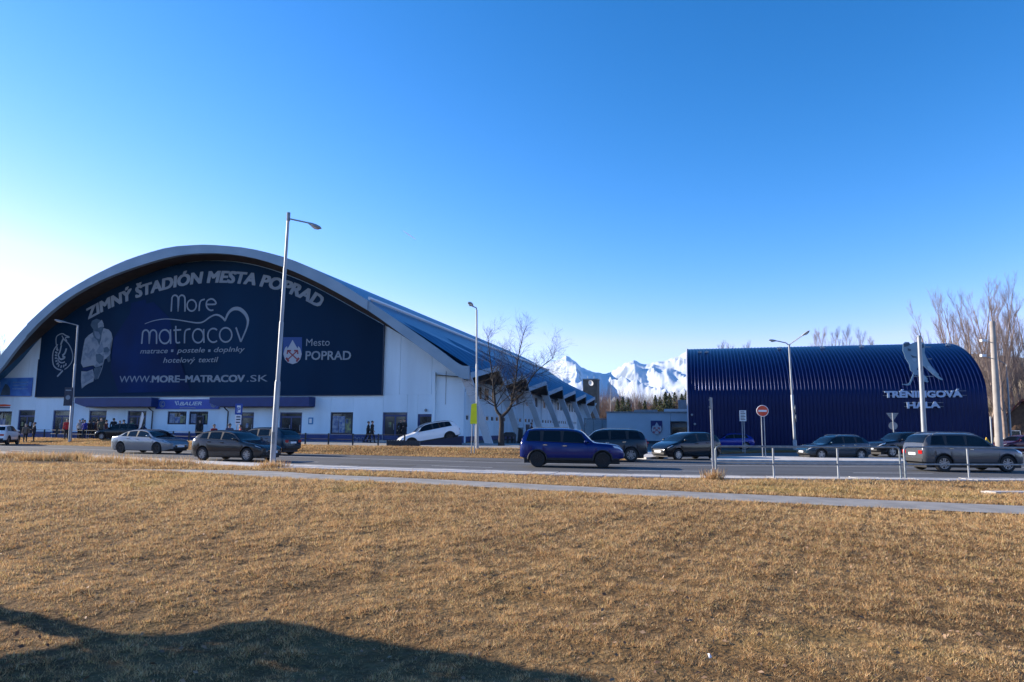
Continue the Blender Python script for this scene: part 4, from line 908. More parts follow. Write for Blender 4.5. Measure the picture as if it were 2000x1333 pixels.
def car(name, label, style, paint, px, py, Y, heading, dark_rims=False, roof=None, pitch=0.0, rails=False, z=None, lights=True, scale=1.0, blocked=()):
    S = STYLES[style]; L, Wd, r = S['L'], S['W'], S['r']; top = pchip(S['top'])
    p = at(px, py, Y); zz = gz(p.x, p.y) + .012 if z is None else z
    T = thing(name, label, 'car', (p.x, p.y, zz), R(heading)); T.rotation_euler = (0, -pitch, R(heading)); T.scale = (scale,) * 3
    X = lambda t: (t - .5) * L
    wx = [X(q) for q in S['wb']]; ra = r + .055; g0, g1 = S['side'][0][0], S['side'][-1][1]
    def sec(t):
        x = X(t); w_ = Wd / 2 * plan(t); zt = top(t); zl = S['sill'] + .10 * sstep(.9, 1, t) + .12 * sstep(.08, 0, t)
        for c in wx:
            if abs(x - c) < ra: zl = max(zl, r + math.sqrt(ra * ra - (x - c) ** 2))
        zc = min(S['belt'] + .06 * sstep(.6, .1, t), zt - .055)
        gh = max(0.0, zt - zc - .055); k = min(1, gh / .45)
        wr = w_ * lerp(.90, .745, k)
        pts = [(w_ * .955, zl), (w_ * .985, max(.42, zl + .012)), (w_ * 1.0, max(.64, zl + .03)), (w_ * .985, max(lerp(.64, zc, .7), zl + .05)), (w_ * .955, max(zc, zl + .07)), (w_ * lerp(.93, .925, k), max(zc + .02, zl + .08))]
        pts += [(wr, zt - lerp(.022, .05, k)), (wr * .82, zt - .012), (0, zt)]
        return x, pts
    ts = set([i / 40 for i in range(41)] + [.005, .012, .985, .993])
    for c in wx:
        for i in range(15):
            a = R(180 * i / 14); ts.add(min(1, max(0, (c + ra * .9995 * math.cos(a)) / L + .5)))
        for q in (-1.004, 1.004): ts.add((c + q * ra) / L + .5)
    ts = sorted(ts); vs = []; fs = []; n = 9; M_ = 2 * n - 1
    for t in ts:
        x, pt = sec(t)
        row = [(x, y, z_) for y, z_ in pt] + [(x, -y, z_) for y, z_ in pt[::-1][1:]]
        vs += row
    ms = []
    for i in range(len(ts) - 1):
        for j in range(M_ - 1):
            q = i * M_ + j; fs.append((q, q + 1, q + M_ + 1, q + M_))
            lowband = j in (0, M_ - 2)
            roofy = j in (6, 7, 8, 9) and top((ts[i] + ts[i + 1]) / 2) > S['belt'] + .32
            ms.append(1 if (S['clad'] and lowband) else (2 if roofy else 0))
    fs += [tuple(range(M_ - 1, -1, -1)), tuple((len(ts) - 1) * M_ + j for j in range(M_))]; ms += [0, 0]
    b = MB(); b.v = vs; b.f = fs; b.m = ms
    body = b.build('body', [paint, trim, roof or paint], T, 38)
    MB().box((-.46 * L, -Wd / 2 + .24, .17), (.46 * L, Wd / 2 - .24, .70)).build('underbody', black, T)
    def lin(a, c, f): return (lerp(a[0], c[0], f), lerp(a[1], c[1], f))
    def patch(nm, t0, t1, fa, s, m, par, off=.008, nx=6, na=3, t0b=None, t1b=None):
        """patch on the flank s=+-1: fa(pts, v) gives (y, z) for v in 0..1; t0b/t1b slant the ends"""
        vs = []; fs = []
        for i in range(nx + 1):
            for j in range(na + 1):
                v = j / na; ta = lerp(t0, t0b if t0b is not None else t0, v); tb = lerp(t1, t1b if t1b is not None else t1, v)
                x, pt = sec(lerp(ta, tb, i / nx)); y, z_ = fa(pt, v); vs.append((x, s * (y + off), z_))
        for i in range(nx):
            for j in range(na): q = i * (na + 1) + j; fs.append((q, q + na + 1, q + na + 2, q + 1))
        return MB().add(vs, fs).build(nm, m, par, 60)
    win = lambda pt, v: lin(pt[5], pt[6], .07 + .80 * v)
    for s in (-1, 1):
        patch('pillar_trim', S['side'][0][0] + .004, S['side'][2][1] - .004, lambda pt, v: lin(pt[5], pt[6], .03 + .88 * v), s, black, T, .004, 14, 3, t0b=S['side'][0][0] + (.03 if style != 'saloon' else .06), t1b=S['side'][2][1] - (.095 if style in ('city', 'hatch', 'saloon') else .085))
        for k, (t0, t1) in enumerate(S['side']):
            t0b, t1b = (t0 + .012, t1 - .004)
            if k == 0: t0b = t0 + (.03 if style != 'saloon' else .06)
            if k == 2: t1b = t1 - (.095 if style in ('city', 'hatch', 'saloon') else .085)
            patch('side_window', t0, t1, win, s, car_glass, T, t0b=t0b, t1b=t1b)
        # door shut lines and handles
        for t in (S['side'][1][0] - .008, S['side'][2][0] - .012, min(S['side'][2][1] - .015, S['wb'][1] - .1)):
            patch('door_gap', t - .0011, t + .0011, lambda pt, v: lin(pt[1], pt[4], v) if v < .5 else lin(pt[3], pt[5], (v - .5) * 2), s, black, body, .003, 1, 4)
        for t in (S['side'][1][0] + .025, S['side'][2][0] + .02):
            x, pt = sec(t); MB().box((x - .09, s * (pt[3][0] + .002), pt[4][1] - .12), (x + .09, s * (pt[3][0] + .032), pt[4][1] - .085)).build('door_handle', paint if not rails else chrome, T)
        x, pt = sec(S['side'][2][1] - .045); y = pt[5][0]; zc = pt[5][1]
        MB().ell((x, s * (y + .13), zc + .075), (.07, .11, .075), 10, 6).box((x - .03, s * (y - .01), zc + .02), (x + .02, s * (y + .08), zc + .06)).build('mirror', roof or paint if not rails else paint, T, 50)
        # lamps that wrap the corners
        patch('headlight', .915, .99, lambda pt, v: lin(pt[3], pt[4], .05 + .95 * v) if True else None, s, lamp_clear, T, .006, 6, 3, t0b=.895, t1b=.985)
        patch('tail_light', .003, .05, lambda pt, v: lin(pt[2], pt[5], .35 + .6 * v), s, lamp_red, T, .006, 4, 3, t1b=.035)
        if rails:
            P = []
            for i in range(9): x, pt = sec(lerp(S['side'][0][0] + .05, S['side'][2][1] - .16, i / 8)); P.append((x, s * (pt[6][0] - .03), pt[6][1] + (.075 if 0 < i < 8 else .03)))
            MB().tube(P, .018, 6).build('roof_rail', galv, T)
        for k, c in enumerate(wx):
            if S['clad']:
                arc = []
                for i in range(15):
                    a = R(180 * i / 14); x_ = c + (ra + .012) * math.cos(a); _, pt = sec(min(1, max(0, x_ / L + .5))); arc.append((x_, s * (pt[1][0] + .004), r + (ra + .012) * math.sin(a)))
                MB().tube(arc, .032, 6).build('arch_trim', trim, T, 50)
            yo = s * (Wd / 2 * plan(S['wb'][k]) - .01); wdt = .21
            tb = MB(); q = -s
            tb.lathe([(r * .64, 0), (r * .93, 0), (r, .035), (r, wdt - .03), (r * .9, wdt), (r * .5, wdt)], 24, 'Y', caps=False)
            wo_ = tb.build('wheel', rubber, T, 35); wo_.location = (c, yo, r); wo_.rotation_euler = (0, 0, math.pi if s > 0 else 0)
            rm = MB(); rm.lathe([(.03, -.012), (r * .16, -.012), (r * .17, .03), (r * .10, .04)], 20, 'Y')
            for a in range(5):
                A = R(72 * a + 10); ca, sa = math.cos(A), math.sin(A)
                for off_ in (-.045, .045):
                    u = Vector((ca, 0, sa)); v_ = Vector((-sa, 0, ca)); e0 = u * (r * .12) + v_ * off_ * .6; e1 = u * (r * .64) + v_ * off_
                    rm.prism([e0 - v_ * .018, e0 + v_ * .018, e1 + v_ * .024, e1 - v_ * .024], (0, .03, 0))
            rm.lathe([(r * .60, -.004), (r * .66, -.006), (r * .66, .03), (r * .60, .03)], 24, 'Y', caps=False)
            ro = rm.build('rim', rim_dark if dark_rims else rim_m, wo_, 35); ro.location = (0, .012, 0)
            bk = MB().lathe([(.02, .05), (r * .63, .05), (r * .63, .1)], 20, 'Y').build('brake_disc', black, wo_)
    # screens
    def screen(nm, ta, tb, m):
        vs = []; fs = []
        for i in range(7):
            t = lerp(ta, tb, i / 6); x, pt = sec(t); e = 1e-3; _, p2 = sec(t + e); sl = math.atan2(p2[-1][1] - pt[-1][1], e * L)
            ox, oz = -math.sin(sl) * .009, math.cos(sl) * .009
            row = [lin(pt[6], pt[7], .25), pt[7], lin(pt[7], pt[8], .5), pt[8]]
            row = [(x + ox, y, z_ + oz) for y, z_ in row]; vs += row + [(a_, -b_, c_) for a_, b_, c_ in row[::-1][1:]]
        for i in range(6):
            for j in range(6): q = i * 7 + j; fs.append((q, q + 7, q + 8, q + 1))
        MB().add(vs, fs).build(nm, m, T, 60)
    a, c = S['ws']; screen('windscreen', a + .006, c - .004, car_glass)
    a, c = S['rw']; screen('rear_window', a + .004, c - .004, car_glass)
    # nose and tail
    xf = L / 2; w1 = Wd / 2 * plan(1.0); zt = S['top'][-1][1]; rear = S['top'][0][1]
    MB().box((xf - .01, -w1 * .7, zt - .13), (xf + .012, w1 * .7, zt - .02)).build('grille', black, T)
    MB().box((xf - .01, -w1 * .95, S['sill'] + .10), (xf + .012, w1 * .95, S['sill'] + .2)).build('lower_intake', black, T)
    MB().box((xf + .012, -.26, S['sill'] + .19), (xf + .03, .26, S['sill'] + .30)).build('licence_plate', plate_m, T)
    MB().box((xf + .004, -w1 * .72, zt - .035), (xf + .016, w1 * .72, zt - .015)).build('chrome_strip', chrome, T)
    w0 = Wd / 2 * plan(0.0)
    for s in (-1, 1): MB().box((-xf - .012, s * w0 * .62, rear - .16), (-xf + .01, s * w0 * .99, rear - .01)).build('tail_light', lamp_red, T)
    MB().box((-xf - .022, -.26, rear - .22), (-xf + .0, .26, rear - .11)).build('licence_plate', plate_m, T)
    MB().box((-xf - .02, -w0 * .96, S['sill'] + .12), (-xf + .01, w0 * .96, S['sill'] + .27)).build('bumper_insert', trim, T)
    return T
silver = paint_m('silver', (.22, .24, .26), .75, .3); graphite = paint_m('graphite', (.028, .03, .033), .5); navy = paint_m('deep_blue', (.001, .012, .12), .3, .25)
petrol = paint_m('petrol_blue', (.012, .035, .06), .4); blackp = paint_m('black', (.006, .008, .012), .2, .2); whitep = paint_m('white', (.78, .79, .80), 0, .35); greyp = paint_m('mid_grey', (.095, .10, .108), .5)
bluep = paint_m('bright_blue', (.005, .02, .22), .3); maroon = paint_m('maroon', (.06, .008, .02), .3); darkteal = paint_m('dark_slate', (.012, .022, .034), .4)
car('parked_saloon', 'low black car parked on the forecourt below the left canopy', 'hatch', blackp, 236, 856, 59.5, 178, scale=.93, z=.44)
car('white_crossover', 'white crossover seen from behind at the left picture edge', 'crossover', whitep, 2, 866, 57.5, 112)
car('silver_saloon', 'silver saloon car driving right, first in line from the left', 'saloon', silver, 293, 884, 42.0, -20, dark_rims=True)
car('grey_hatchback', 'dark grey hatchback passing right behind the tall lamp post', 'hatch', graphite, 462, 903, 34.0, -19)
car('dark_estate', 'dark car driving left, half hidden behind the grey hatchback', 'crossover', petrol, 511, 888, 41.5, 160)
car('display_crossover', 'white crossover with black roof tilted nose down on a display ramp', 'crossover', whitep, 838, 873, 50.5, 196, dark_rims=True, roof=paint_m('gloss_black', (.006, .006, .008), .1, .2), pitch=R(-9.5), z=.42)
car('blue_suv', 'deep blue boxy SUV driving right in the middle of the road', 'boxy_suv', navy, 1118, 915, 30.7, -9, dark_rims=True, rails=True)
car('teal_suv', 'dark teal SUV with red tail lamp just behind the blue SUV', 'suv', darkteal, 1177, 902, 36.6, 174, rails=True)
car('black_city_car', 'small black city car pulling out of the junction', 'city', blackp, 1340, 897, 40.2, 206, scale=1.05)
car('blue_parked_car', 'bright blue car parked close to the navy hall', 'hatch', bluep, 1424, 874, 61.5, 176, scale=.95)
car('dark_suv', 'large dark blue SUV with bright number plate behind the railing', 'crossover', petrol, 1627, 891, 41.6, 187, rails=True, scale=.9)
car('black_suv', 'black SUV following left, partly behind the railing end post', 'suv', blackp, 1760, 886, 47, 190)
car('grey_suv', 'mid grey SUV driving right behind the railing at picture right', 'suv', greyp, 1882, 918, 29.7, 1, rails=True, scale=.96)
car('maroon_car', 'maroon car waiting at the right picture edge', 'hatch', maroon, 1992, 877, 56, 182)
# ================================================================ lamps, signs, street furniture
def pole_pts(px0, py0, px1, py1, Y, z0=None):
    a = at(px0, py0, Y); b = at(px1, py1, Y); a.z = gz(a.x, a.y) if z0 is None else z0; return a, b
def cobra_head(T, p, direction, ln, name='lamp_head'):
    """luminaire: tapered shell with a clear bowl below; p = arm end, direction = unit vector"""
    d = Vector(direction).normalized(); side = Vector((-d.y, d.x, 0)).normalized(); up = d.cross(side) * (1 if d.cross(side).z > 0 else -1)
    prof = [(0, .035, .035), (.12, .06, .05), (.3, .11, .075), (.6, .15, .09), (.85, .13, .075), (1, .05, .03)]
    vs = []; fs = []; n = 10
    for t, w_, h in prof:
        for k in range(n): a = 2 * math.pi * k / n; vs.append(p + d * (t * ln) + side * (w_ * math.cos(a)) + up * (h * math.sin(a)))
    for i in range(len(prof) - 1):
        for k in range(n): fs.append((i * n + k, i * n + (k + 1) % n, (i + 1) * n + (k + 1) % n, (i + 1) * n + k))
    fs += [tuple(range(n)), tuple((len(prof) - 1) * n + k for k in range(n))]
    h_ = MB().add([v - T.location for v in vs], fs).build(name, mat('lamp_shell_grey', (.30, .32, .34), None, 1, .45, .3), T, 40)
    vs = []
    prof = [(.38, .085, .06), (.6, .125, .10), (.84, .09, .06)]
    fs = []
    for t, w_, h in prof:
        for k in range(6): a = R(180 + 180 * k / 5); vs.append(p + d * (t * ln) + side * (w_ * math.cos(a)) + up * (h * math.sin(a) - .045))
    for i in range(2):
        for k in range(5): fs.append((i * 6 + k, i * 6 + k + 1, (i + 1) * 6 + k + 1, (i + 1) * 6 + k))
    fs += [tuple(range(6)), tuple(12 + k for k in range(6))]
    MB().add([v - T.location for v in vs], fs).build('lamp_bowl', mat('lamp_bowl_clear', (.62, .63, .62), None, 1, .2), h_, 40)
def stepped_pole(T, a, b, steps):
    """steps: (t0, t1, r) sections along a->b with short cones between"""
    for i, (t0, t1, r) in enumerate(steps):
        P = [a.lerp(b, t0) - T.location, a.lerp(b, t1) - T.location]; nr = steps[i + 1][2] if i + 1 < len(steps) else r
        e = a.lerp(b, t1 + .008) - T.location if i + 1 < len(steps) else P[1]
        MB().tube(P + ([e] if i + 1 < len(steps) else []), [r, r] + ([nr] if i + 1 < len(steps) else []), 12).build('pole_section', galv, T, 40)
# tall lamp in front
a, b = pole_pts(532, 912, 563.5, 421, 29.3, 0.0)
T = thing('street_lamp', 'tall stepped street lamp in front of the stadium banner', 'street lamp', a)
stepped_pole(T, a, b, [(0, .325, .118), (.333, .56, .092), (.568, .78, .074), (.788, 1, .062)])
e = at(601, 435.5, 29.0); MB().tube([b - a - Vector((0, 0, .15)), e - a], .035, 8).build('arm', galv, T, 40); MB().tube([b - a - Vector((0, 0, .25)), b - a + Vector((0, 0, .12))], .085, 8).build('cap', galv_dark, T)
cobra_head(T, e, (at(627, 446.5, 28.8) - e), (at(627, 446.5, 28.8) - e).length)
q = a.lerp(b, .11) - a; MB().box((q.x - .06, q.y - .125, q.z - .25), (q.x + .06, q.y - .10, q.z + .25)).build('service_door', galv_dark, T)
# far left lamp with a hanging board
a, b = pole_pts(137, 857, 152.5, 636, 59.5)
T = thing('street_lamp', 'slim street lamp with a hanging advertising board at the far left', 'street lamp', a)
stepped_pole(T, a, b, [(0, .33, .14), (.34, .66, .10), (.67, 1, .075)])
e = at(131, 630.5, 59.3); MB().tube([b - a, e - a], .04, 6).build('arm', galv, T); cobra_head(T, e, at(110, 626, 59.2) - e, 1.05)
T2 = thing('pole_board', 'narrow dark advertising board hung on the far left lamp', 'sign', a)
p0 = at(127.5, 757, 59.2) - a; p1 = at(140, 793, 59.2) - a
MB().box((p0.x, p0.y - .04, p1.z), (p1.x, p0.y + .04, p0.z)).build('sign_panel', mat('pole_board_navy', (.006, .01, .03), (.02, .03, .06), 6, .5), T2)
MB().lathe([(.12, -.05), (.2, -.05), (.2, -.045), (.12, -.045)], 14, 'Y', ((p0.x + p1.x) / 2, p0.y, lerp(p0.z, p1.z, .55))).build('printed_ring', print_grey, T2)
MB().box((p0.x + .1, p0.y - .048, p0.z - .3), (p1.x - .1, p0.y - .042, p0.z - .2)).build('printed_bar', print_grey, T2)
# lamp by the bare tree
a, b = pole_pts(932, 884, 931, 606, 42.3)
T = thing('street_lamp', 'thin street lamp next to the yellow-green cover and bare tree', 'street lamp', a)
stepped_pole(T, a, b, [(0, .30, .10), (.31, .60, .075), (.61, 1, .055)])
e = at(924, 599, 41.5); MB().tube([b - a, b - a + Vector((-.02, -.1, .12)), e - a], .035, 6).build('arm', galv, T); cobra_head(T, e, at(917, 592, 40.9) - e, .75)
# double lamp in front of the hall
a, b = pole_pts(1553, 876, 1541, 673, 57.0)
T = thing('street_lamp', 'twin-armed street lamp in front of the navy hall', 'street lamp', a)
stepped_pole(T, a, b, [(0, .10, .16), (.11, .52, .115), (.53, 1, .08)])
e1 = at(1518, 666.5, 56.8); MB().tube([b - a - Vector((0, 0, .1)), b - a + Vector((-.25, 0, .12)), e1 - a], .045, 6).build('arm', galv, T); cobra_head(T, e1, at(1501, 664.5, 56.7) - e1, .75)
e2 = at(1565, 657, 56.0); MB().tube([b - a - Vector((0, 0, .1)), b - a + Vector((.12, 0, .05)), e2 - a], .045, 6).build('arm', galv, T); cobra_head(T, e2, at(1577, 649, 55.6) - e2, .8)
for (px, py, nm) in ((1553, 799, 'round'), (1554.5, 817, 'round')):
    p = at(px, py, 56.85); s = thing('round_sign', 'upper of two turned round signs on the twin-armed lamp' if py < 805 else 'lower of two turned round signs on the twin-armed lamp', 'sign', p, R(62))
    MB().lathe([(.33, -.012), (.34, 0), (.33, .012)], 18, 'Y').build('sign_plate', galv_dark, s); MB().box((-.3, .014, -.02), (.3, .04, .02)).build('clamp', galv, s)
# thick posts at the right
a, b = pole_pts(1806, 872, 1795, 659, 49.5)
T = thing('utility_pole', 'round metal pole standing before the hall lettering', 'pole', a)
MB().tube([(0, 0, 0), b - a], [.19, .13], 14).build('shaft', galv, T, 40); MB().tube([b - a, b - a + Vector((0, 0, .12))], .15, 12).build('cap', galv_dark, T)
a, b = pole_pts(1951, 874, 1937.5, 628, 44.0)
T = thing('utility_pole', 'thick concrete utility pole near the right picture edge', 'pole', a)
MB().tube([(0, 0, 0), b - a], [.23, .15], 14).build('shaft', mat('pole_concrete', (.29, .26, .235), (.36, .33, .3), 1.5, .85), T, 40)
for (px, py) in ((1920, 665.5), (1920, 695)):
    c = at(px, py, 43.8); c2 = a.lerp(b, .84 if py < 680 else .72)
    MB().tube([c2 - a, c - a], .025, 6).build('bracket', galv, T); MB().cbox(c - a, (.3, .22, .16)).build('floodlight', sign_white, T)
a, b = pole_pts(1973, 850, 1967, 738, 70)
T = thing('street_lamp', 'slender pale lamp pole behind the concrete utility pole', 'street lamp', a)
MB().tube([(0, 0, 0), b - a], [.11, .07], 8).build('shaft', galv, T); e = at(1948, 703, 69.5); MB().tube([b - a, at(1965, 712, 70) - a, e - a], .035, 6).build('arm', galv, T); cobra_head(T, at(1930, 698, 69.3), e - at(1930, 698, 69.3), .9)
a, b = pole_pts(1938, 876, 1934, 814, 47)
T = thing('marker_post', 'short thin metal post with a yellow marker beside the concrete pole', 'post', a); MB().tube([(0, 0, 0), b - a], .05, 8).build('post', galv, T)
MB().prism([(-.45, -.06, 1.1), (-.25, -.06, .75), (-.1, -.06, .95), (-.38, -.06, 1.35)], (0, .08, 0)).build('marker', mat('marker_yellow', (.55, .34, .02), None, 1, .5), T)
# ---- signs on posts
def two_posts(T, top, w_, r=.03):
    for s in (-1, 1): MB().tube([(s * w_, 0, 0), (s * w_, 0, top)], r, 8).build('post', galv, T)
def sign_at(name, label, px, py, Y, z0=None, rz=0.0):
    p = at(px, py, Y); p.z = gz(p.x, p.y) if z0 is None else z0; return thing(name, label, 'sign', p, rz), p
T, p = sign_at('no_entry_sign', 'round red no-entry sign on twin posts at the junction', 1492.5, 893, 41.2, .1, R(-14)); c = at(1492.5, 803, 41.2).z - p.z
two_posts(T, c, .075)
MB().lathe([(.335, -.05), (.345, -.04), (.345, -.03), (.02, -.03)], 28, 'Y', (0, 0, c)).build('sign_plate', sign_white, T, 30); MB().lathe([(.31, -.056), (.31, -.05), (.02, -.05)], 28, 'Y', (0, 0, c)).build('red_disc', sign_red, T, 30)
MB().box((-.235, -.066, c - .056), (.235, -.057, c + .056)).build('white_bar', sign_white, T)
T, p = sign_at('info_sign', 'small white lettered board on twin posts before the navy hall', 1453, 881, 51.0, None, R(-12)); z1 = at(1453, 802, 51).z - p.z; z0 = at(1453, 823, 51).z - p.z
two_posts(T, z1 - .1, .07); MB().box((-.24, -.06, z0), (.24, -.035, z1)).build('sign_plate', sign_white, T)
for k, zz in enumerate((.86, .72, .56, .42, .28, .14)): MB().box((-.17, -.066, lerp(z0, z1, zz) - .025), (.17 if k % 2 else .12, -.061, lerp(z0, z1, zz) + .025)).build('print_line', black, T)
T, p = sign_at('parking_sign', 'blue parking sign with white plates below on the road bank', 463, 868, 46.5, None, R(10)); zt = at(463, 789, 46.5).z - p.z; zm = at(463, 810.5, 46.5).z - p.z; zb = at(463, 829, 46.5).z - p.z
two_posts(T, zt - .1, .09); MB().box((-.235, -.06, zm + .01), (.235, -.035, zt)).build('sign_plate', sign_blue, T)
MB().box((-.12, -.068, zm + .14), (.12, -.061, zt - .12)).build('white_field', sign_white, T)
V, Fc, bb = text_geo('P', .02)
MB().add([(x * .42 - .12, -.07, zm + .2 + y * .42) for x, y, z_ in V], Fc).build('lettering', sign_blue, T, recalc=False)
MB().box((-.2, -.06, zb), (.2, -.04, zm - .02)).build('lower_plate', sign_white, T)
for zz in (.78, .5, .2): MB().box((-.13, -.066, lerp(zb, zm, zz) - .04), (.13, -.061, lerp(zb, zm, zz) + .04)).build('print_line', dark_frame, T)
T, p = sign_at('give_way_sign', 'back of a triangular give-way sign with a round disc below', 1748, 886, 52, None, R(-16)); zt = at(1747, 807, 52).z - p.z; zb = at(1747, 820, 52).z - p.z; zc = at(1747, 832, 52).z - p.z
MB().tube([(0, 0, 0), (0, 0, zt)], .04, 8).build('post', galv, T)
MB().prism([(-.42, .05, zt), (.42, .05, zt), (0, .05, zb - .15)], (0, .02, 0)).build('triangle_plate', galv, T); MB().lathe([(.3, .05), (.3, .07)], 18, 'Y', (0, 0, zc)).build('round_plate', galv, T)
for zz in (zt - .1, zt - .25): MB().box((-.28, .02, zz - .02), (.28, .049, zz + .02)).build('stiffener', galv_dark, T)
a, b = pole_pts(1394, 938, 1388.5, 790, 23.6, 0.0)
T = thing('turned_sign', 'back of a small square sign on a post beside the railing', 'sign', a, 0)
MB().tube([(0, 0, 0), b - a], .045, 10).build('post', galv, T, 40)
pl = MB().box((-.19, -.02, -.21), (.19, .0, .21)).box((-.19, .0, .1), (.19, .03, .14)).box((-.19, .0, -.14), (.19, .03, -.1)).build('sign_plate', galv_dark, T); pl.location = at(1389, 788.5, 23.6) - a + Vector((.0, .05, 0)); pl.rotation_euler = (0, 0, R(62))
MB().tube([(0, 0, 0), (0, 0, .35)], [.1, .09], 8).build('sleeve', galv_dark, T)
# bright cover pulled over a sign
a, b = pole_pts(924, 888, 926, 789, 41.0)
T = thing('covered_sign', 'bright yellow-green fabric cover over a sign on twin posts', 'sign', a)
for s in (-1, 1): MB().tube([(s * .09 - .02, 0, 0), (s * .09 + .04, 0, b.z - a.z - .3)], .032, 8).build('post', galv, T)
zt = b.z - a.z; zb = at(926, 828, 41).z - a.z; cov = mat('fluorescent_cover', (.95, .86, .01), (.80, .76, .01), 2.5, .6)
P = [(-.14, zt - .0), (.15, zt + .02), (.19, zt - .4), (.2, zb), (-.2, zb - .01), (-.2, zb + .5), (-.13, zt - .45), (-.02, zt - .15)]
P = [(-.15, zt - .04), (.0, zt + .02), (.17, zt + .02), (.19, zt - .4), (.2, zb), (-.2, zb - .01), (-.19, zb + .45), (-.165, zt - .45)]
b_ = MB(); n = len(P); vs = [(x, -.07, z_) for x, z_ in P] + [(x * .9, .07, z_) for x, z_ in P]; b_.add(vs, [tuple(range(n)), tuple(range(2 * n - 1, n - 1, -1))] + [(i, i + n, (i + 1) % n + n, (i + 1) % n) for i in range(n)]); b_.build('cover', cov, T)
# feather flag
p = at(269, 850, 58.5); p.z = gz(p.x, p.y)
T = thing('feather_flag', 'white feather-shaped flag behind the black parked car', 'flag', p)
MB().tube([(0, 0, 0), (.06, 0, 1.2), (.22, 0, 2.4)], .02, 6).build('pole', galv, T); MB().prism([(.03, 0, .9), (.25, 0, 1.1), (.40, 0, 1.9), (.36, 0, 2.25), (.22, 0, 2.42), (.1, 0, 1.9)], (0, .015, 0)).build('cloth', sign_white, T)
# red stand pipe
p = ground_at(1260.5, 881.5, .1); p = at(1260.5, 881, 49.5); p.z = .02
T = thing('standpipe', 'red fire standpipe by the junction pavement', 'hydrant', p); rp = mat('hydrant_red', (.5, .02, .03), None, 1, .4)
MB().lathe([(.13, 0), (.13, .06), (.09, .08), (.08, .75), (.11, .77), (.11, .85), (.08, .95), (.02, 1.0)], 14).build('column', rp, T, 40)
for s in (-1, 1): MB().lathe([(.05, 0), (.05, .12), (.065, .12), (.065, .16)], 10, 'X', (s * .08 - .08 * (s > 0) * 0, 0, .68)).build('outlet', rp, T)
# ---- galvanised pedestrian railing at the right
def railing(xs, label, ypx=936.5):
    P = [ground_at(x, ypx + .6 * i / max(1, len(xs) - 1)) for i, x in enumerate(xs)]
    for p in P: p.z = 0
    o = P[0].copy(); T = thing('railing', label, 'railing', o); H_ = 1.12
    for i, p in enumerate(P[1:-1] if len(P) > 2 else []): MB().tube([p - o, p - o + Vector((0, 0, H_ - .03))], 0.033, 10).build('post', galv, T, 40)
    A, B = P[0] - o, P[-1] - o; d = (B - A).normalized(); rr_ = .14; up = Vector((0, 0, 1))
    loop = [A] + [A + up * (H_ - rr_) + d * (rr_ * (1 - math.cos(R(k)))) + up * (rr_ * math.sin(R(k))) for k in range(0, 91, 15)]
    for p in P[1:-1]: loop.append(p - o + up * H_)
    loop += [B + up * (H_ - rr_) - d * (rr_ * (1 - math.cos(R(k)))) + up * (rr_ * math.sin(R(k))) for k in range(90, -1, -15)] + [B]
    MB().tube(loop, 0.033, 10).build('top_rail', galv_dark, T, 40)  # rails darker than the posts: their backlit shade is put into the colour
    for i in range(len(P) - 1): MB().tube([P[i] - o + up * .52 + d * .02, P[i + 1] - o + up * .52 - d * .02], .027, 8).build('mid_rail', galv_dark, T, 40)
railing([1399, 1512, 1638, 1760], 'galvanised railing section left of the gap, with three bays')
railing([1769, 1893, 2022, 2150], 'galvanised railing section right of the gap, passing the grey SUV')
# ---- low dark fence along the forecourt edge
def fence_y(x): return float(far_edge(x)) + 4.1
xs_ = []; x = CORNER.x - 3.0
while x > -46: xs_.append(x); x -= 1.85
o = Vector((xs_[0], fence_y(xs_[0]), gz(xs_[0], fence_y(xs_[0]))))
T = thing('low_fence', 'low dark metal fence with two rails along the forecourt edge', 'fence', o); fm = mat('fence_dark_paint', (.02, .028, .035), None, 1, .55)
pp = [Vector((x, fence_y(x), gz(x, fence_y(x)))) - o for x in xs_]
for p in pp: MB().box((p.x - .045, p.y - .045, p.z - .1), (p.x + .045, p.y + .045, p.z + .82)).build('post', fm, T)
for p, q in zip(pp, pp[1:]):
    for h in (.42, .76): MB().tube([p + Vector((-.05, 0, h)), q + Vector((.05, 0, h))], .02, 6).build('rail', fm, T)
# ---- display ramp and dark planter before it
p = at(842, 876, 50.5); p.z = gz(p.x, p.y)
T = thing('display_ramp', 'dark steel ramp carrying the tilted white crossover', 'ramp', p, R(196)); rmz = mat('ramp_dark_blue', (.008, .012, .04), None, 1, .6)
for s in (-1, 1): MB().prism([(-2.1, s * .72 - .2, .0), (1.9, s * .72 - .2, .0), (1.9, s * .72 - .2, .04), (-1.0, s * .72 - .2, .50), (-2.1, s * .72 - .2, .60)], (0, .4, 0)).build('track', rmz, T)
MB().box((-2.0, -.5, .02), (-1.85, .5, .35)).build('crossbar', rmz, T)
p = at(788, 878.5, 46.2); p.z = gz(p.x, p.y)
T = thing('planter', 'long dark slatted planter in front of the tilted white crossover', 'planter', p, R(-4)); pm_ = mat('planter_dark', (.02, .025, .03), (.04, .045, .05), 3, .7)
MB().box((-1.1, -.22, 0), (1.1, .22, .36)).build('trough', pm_, T)
for i in range(12): MB().box((-1.1 + i * .186, -.25, .01), (-1.1 + i * .186 + .12, -.225, .39)).build('slat', mat('planter_slat', (.035, .04, .045), None, 1, .6), T)
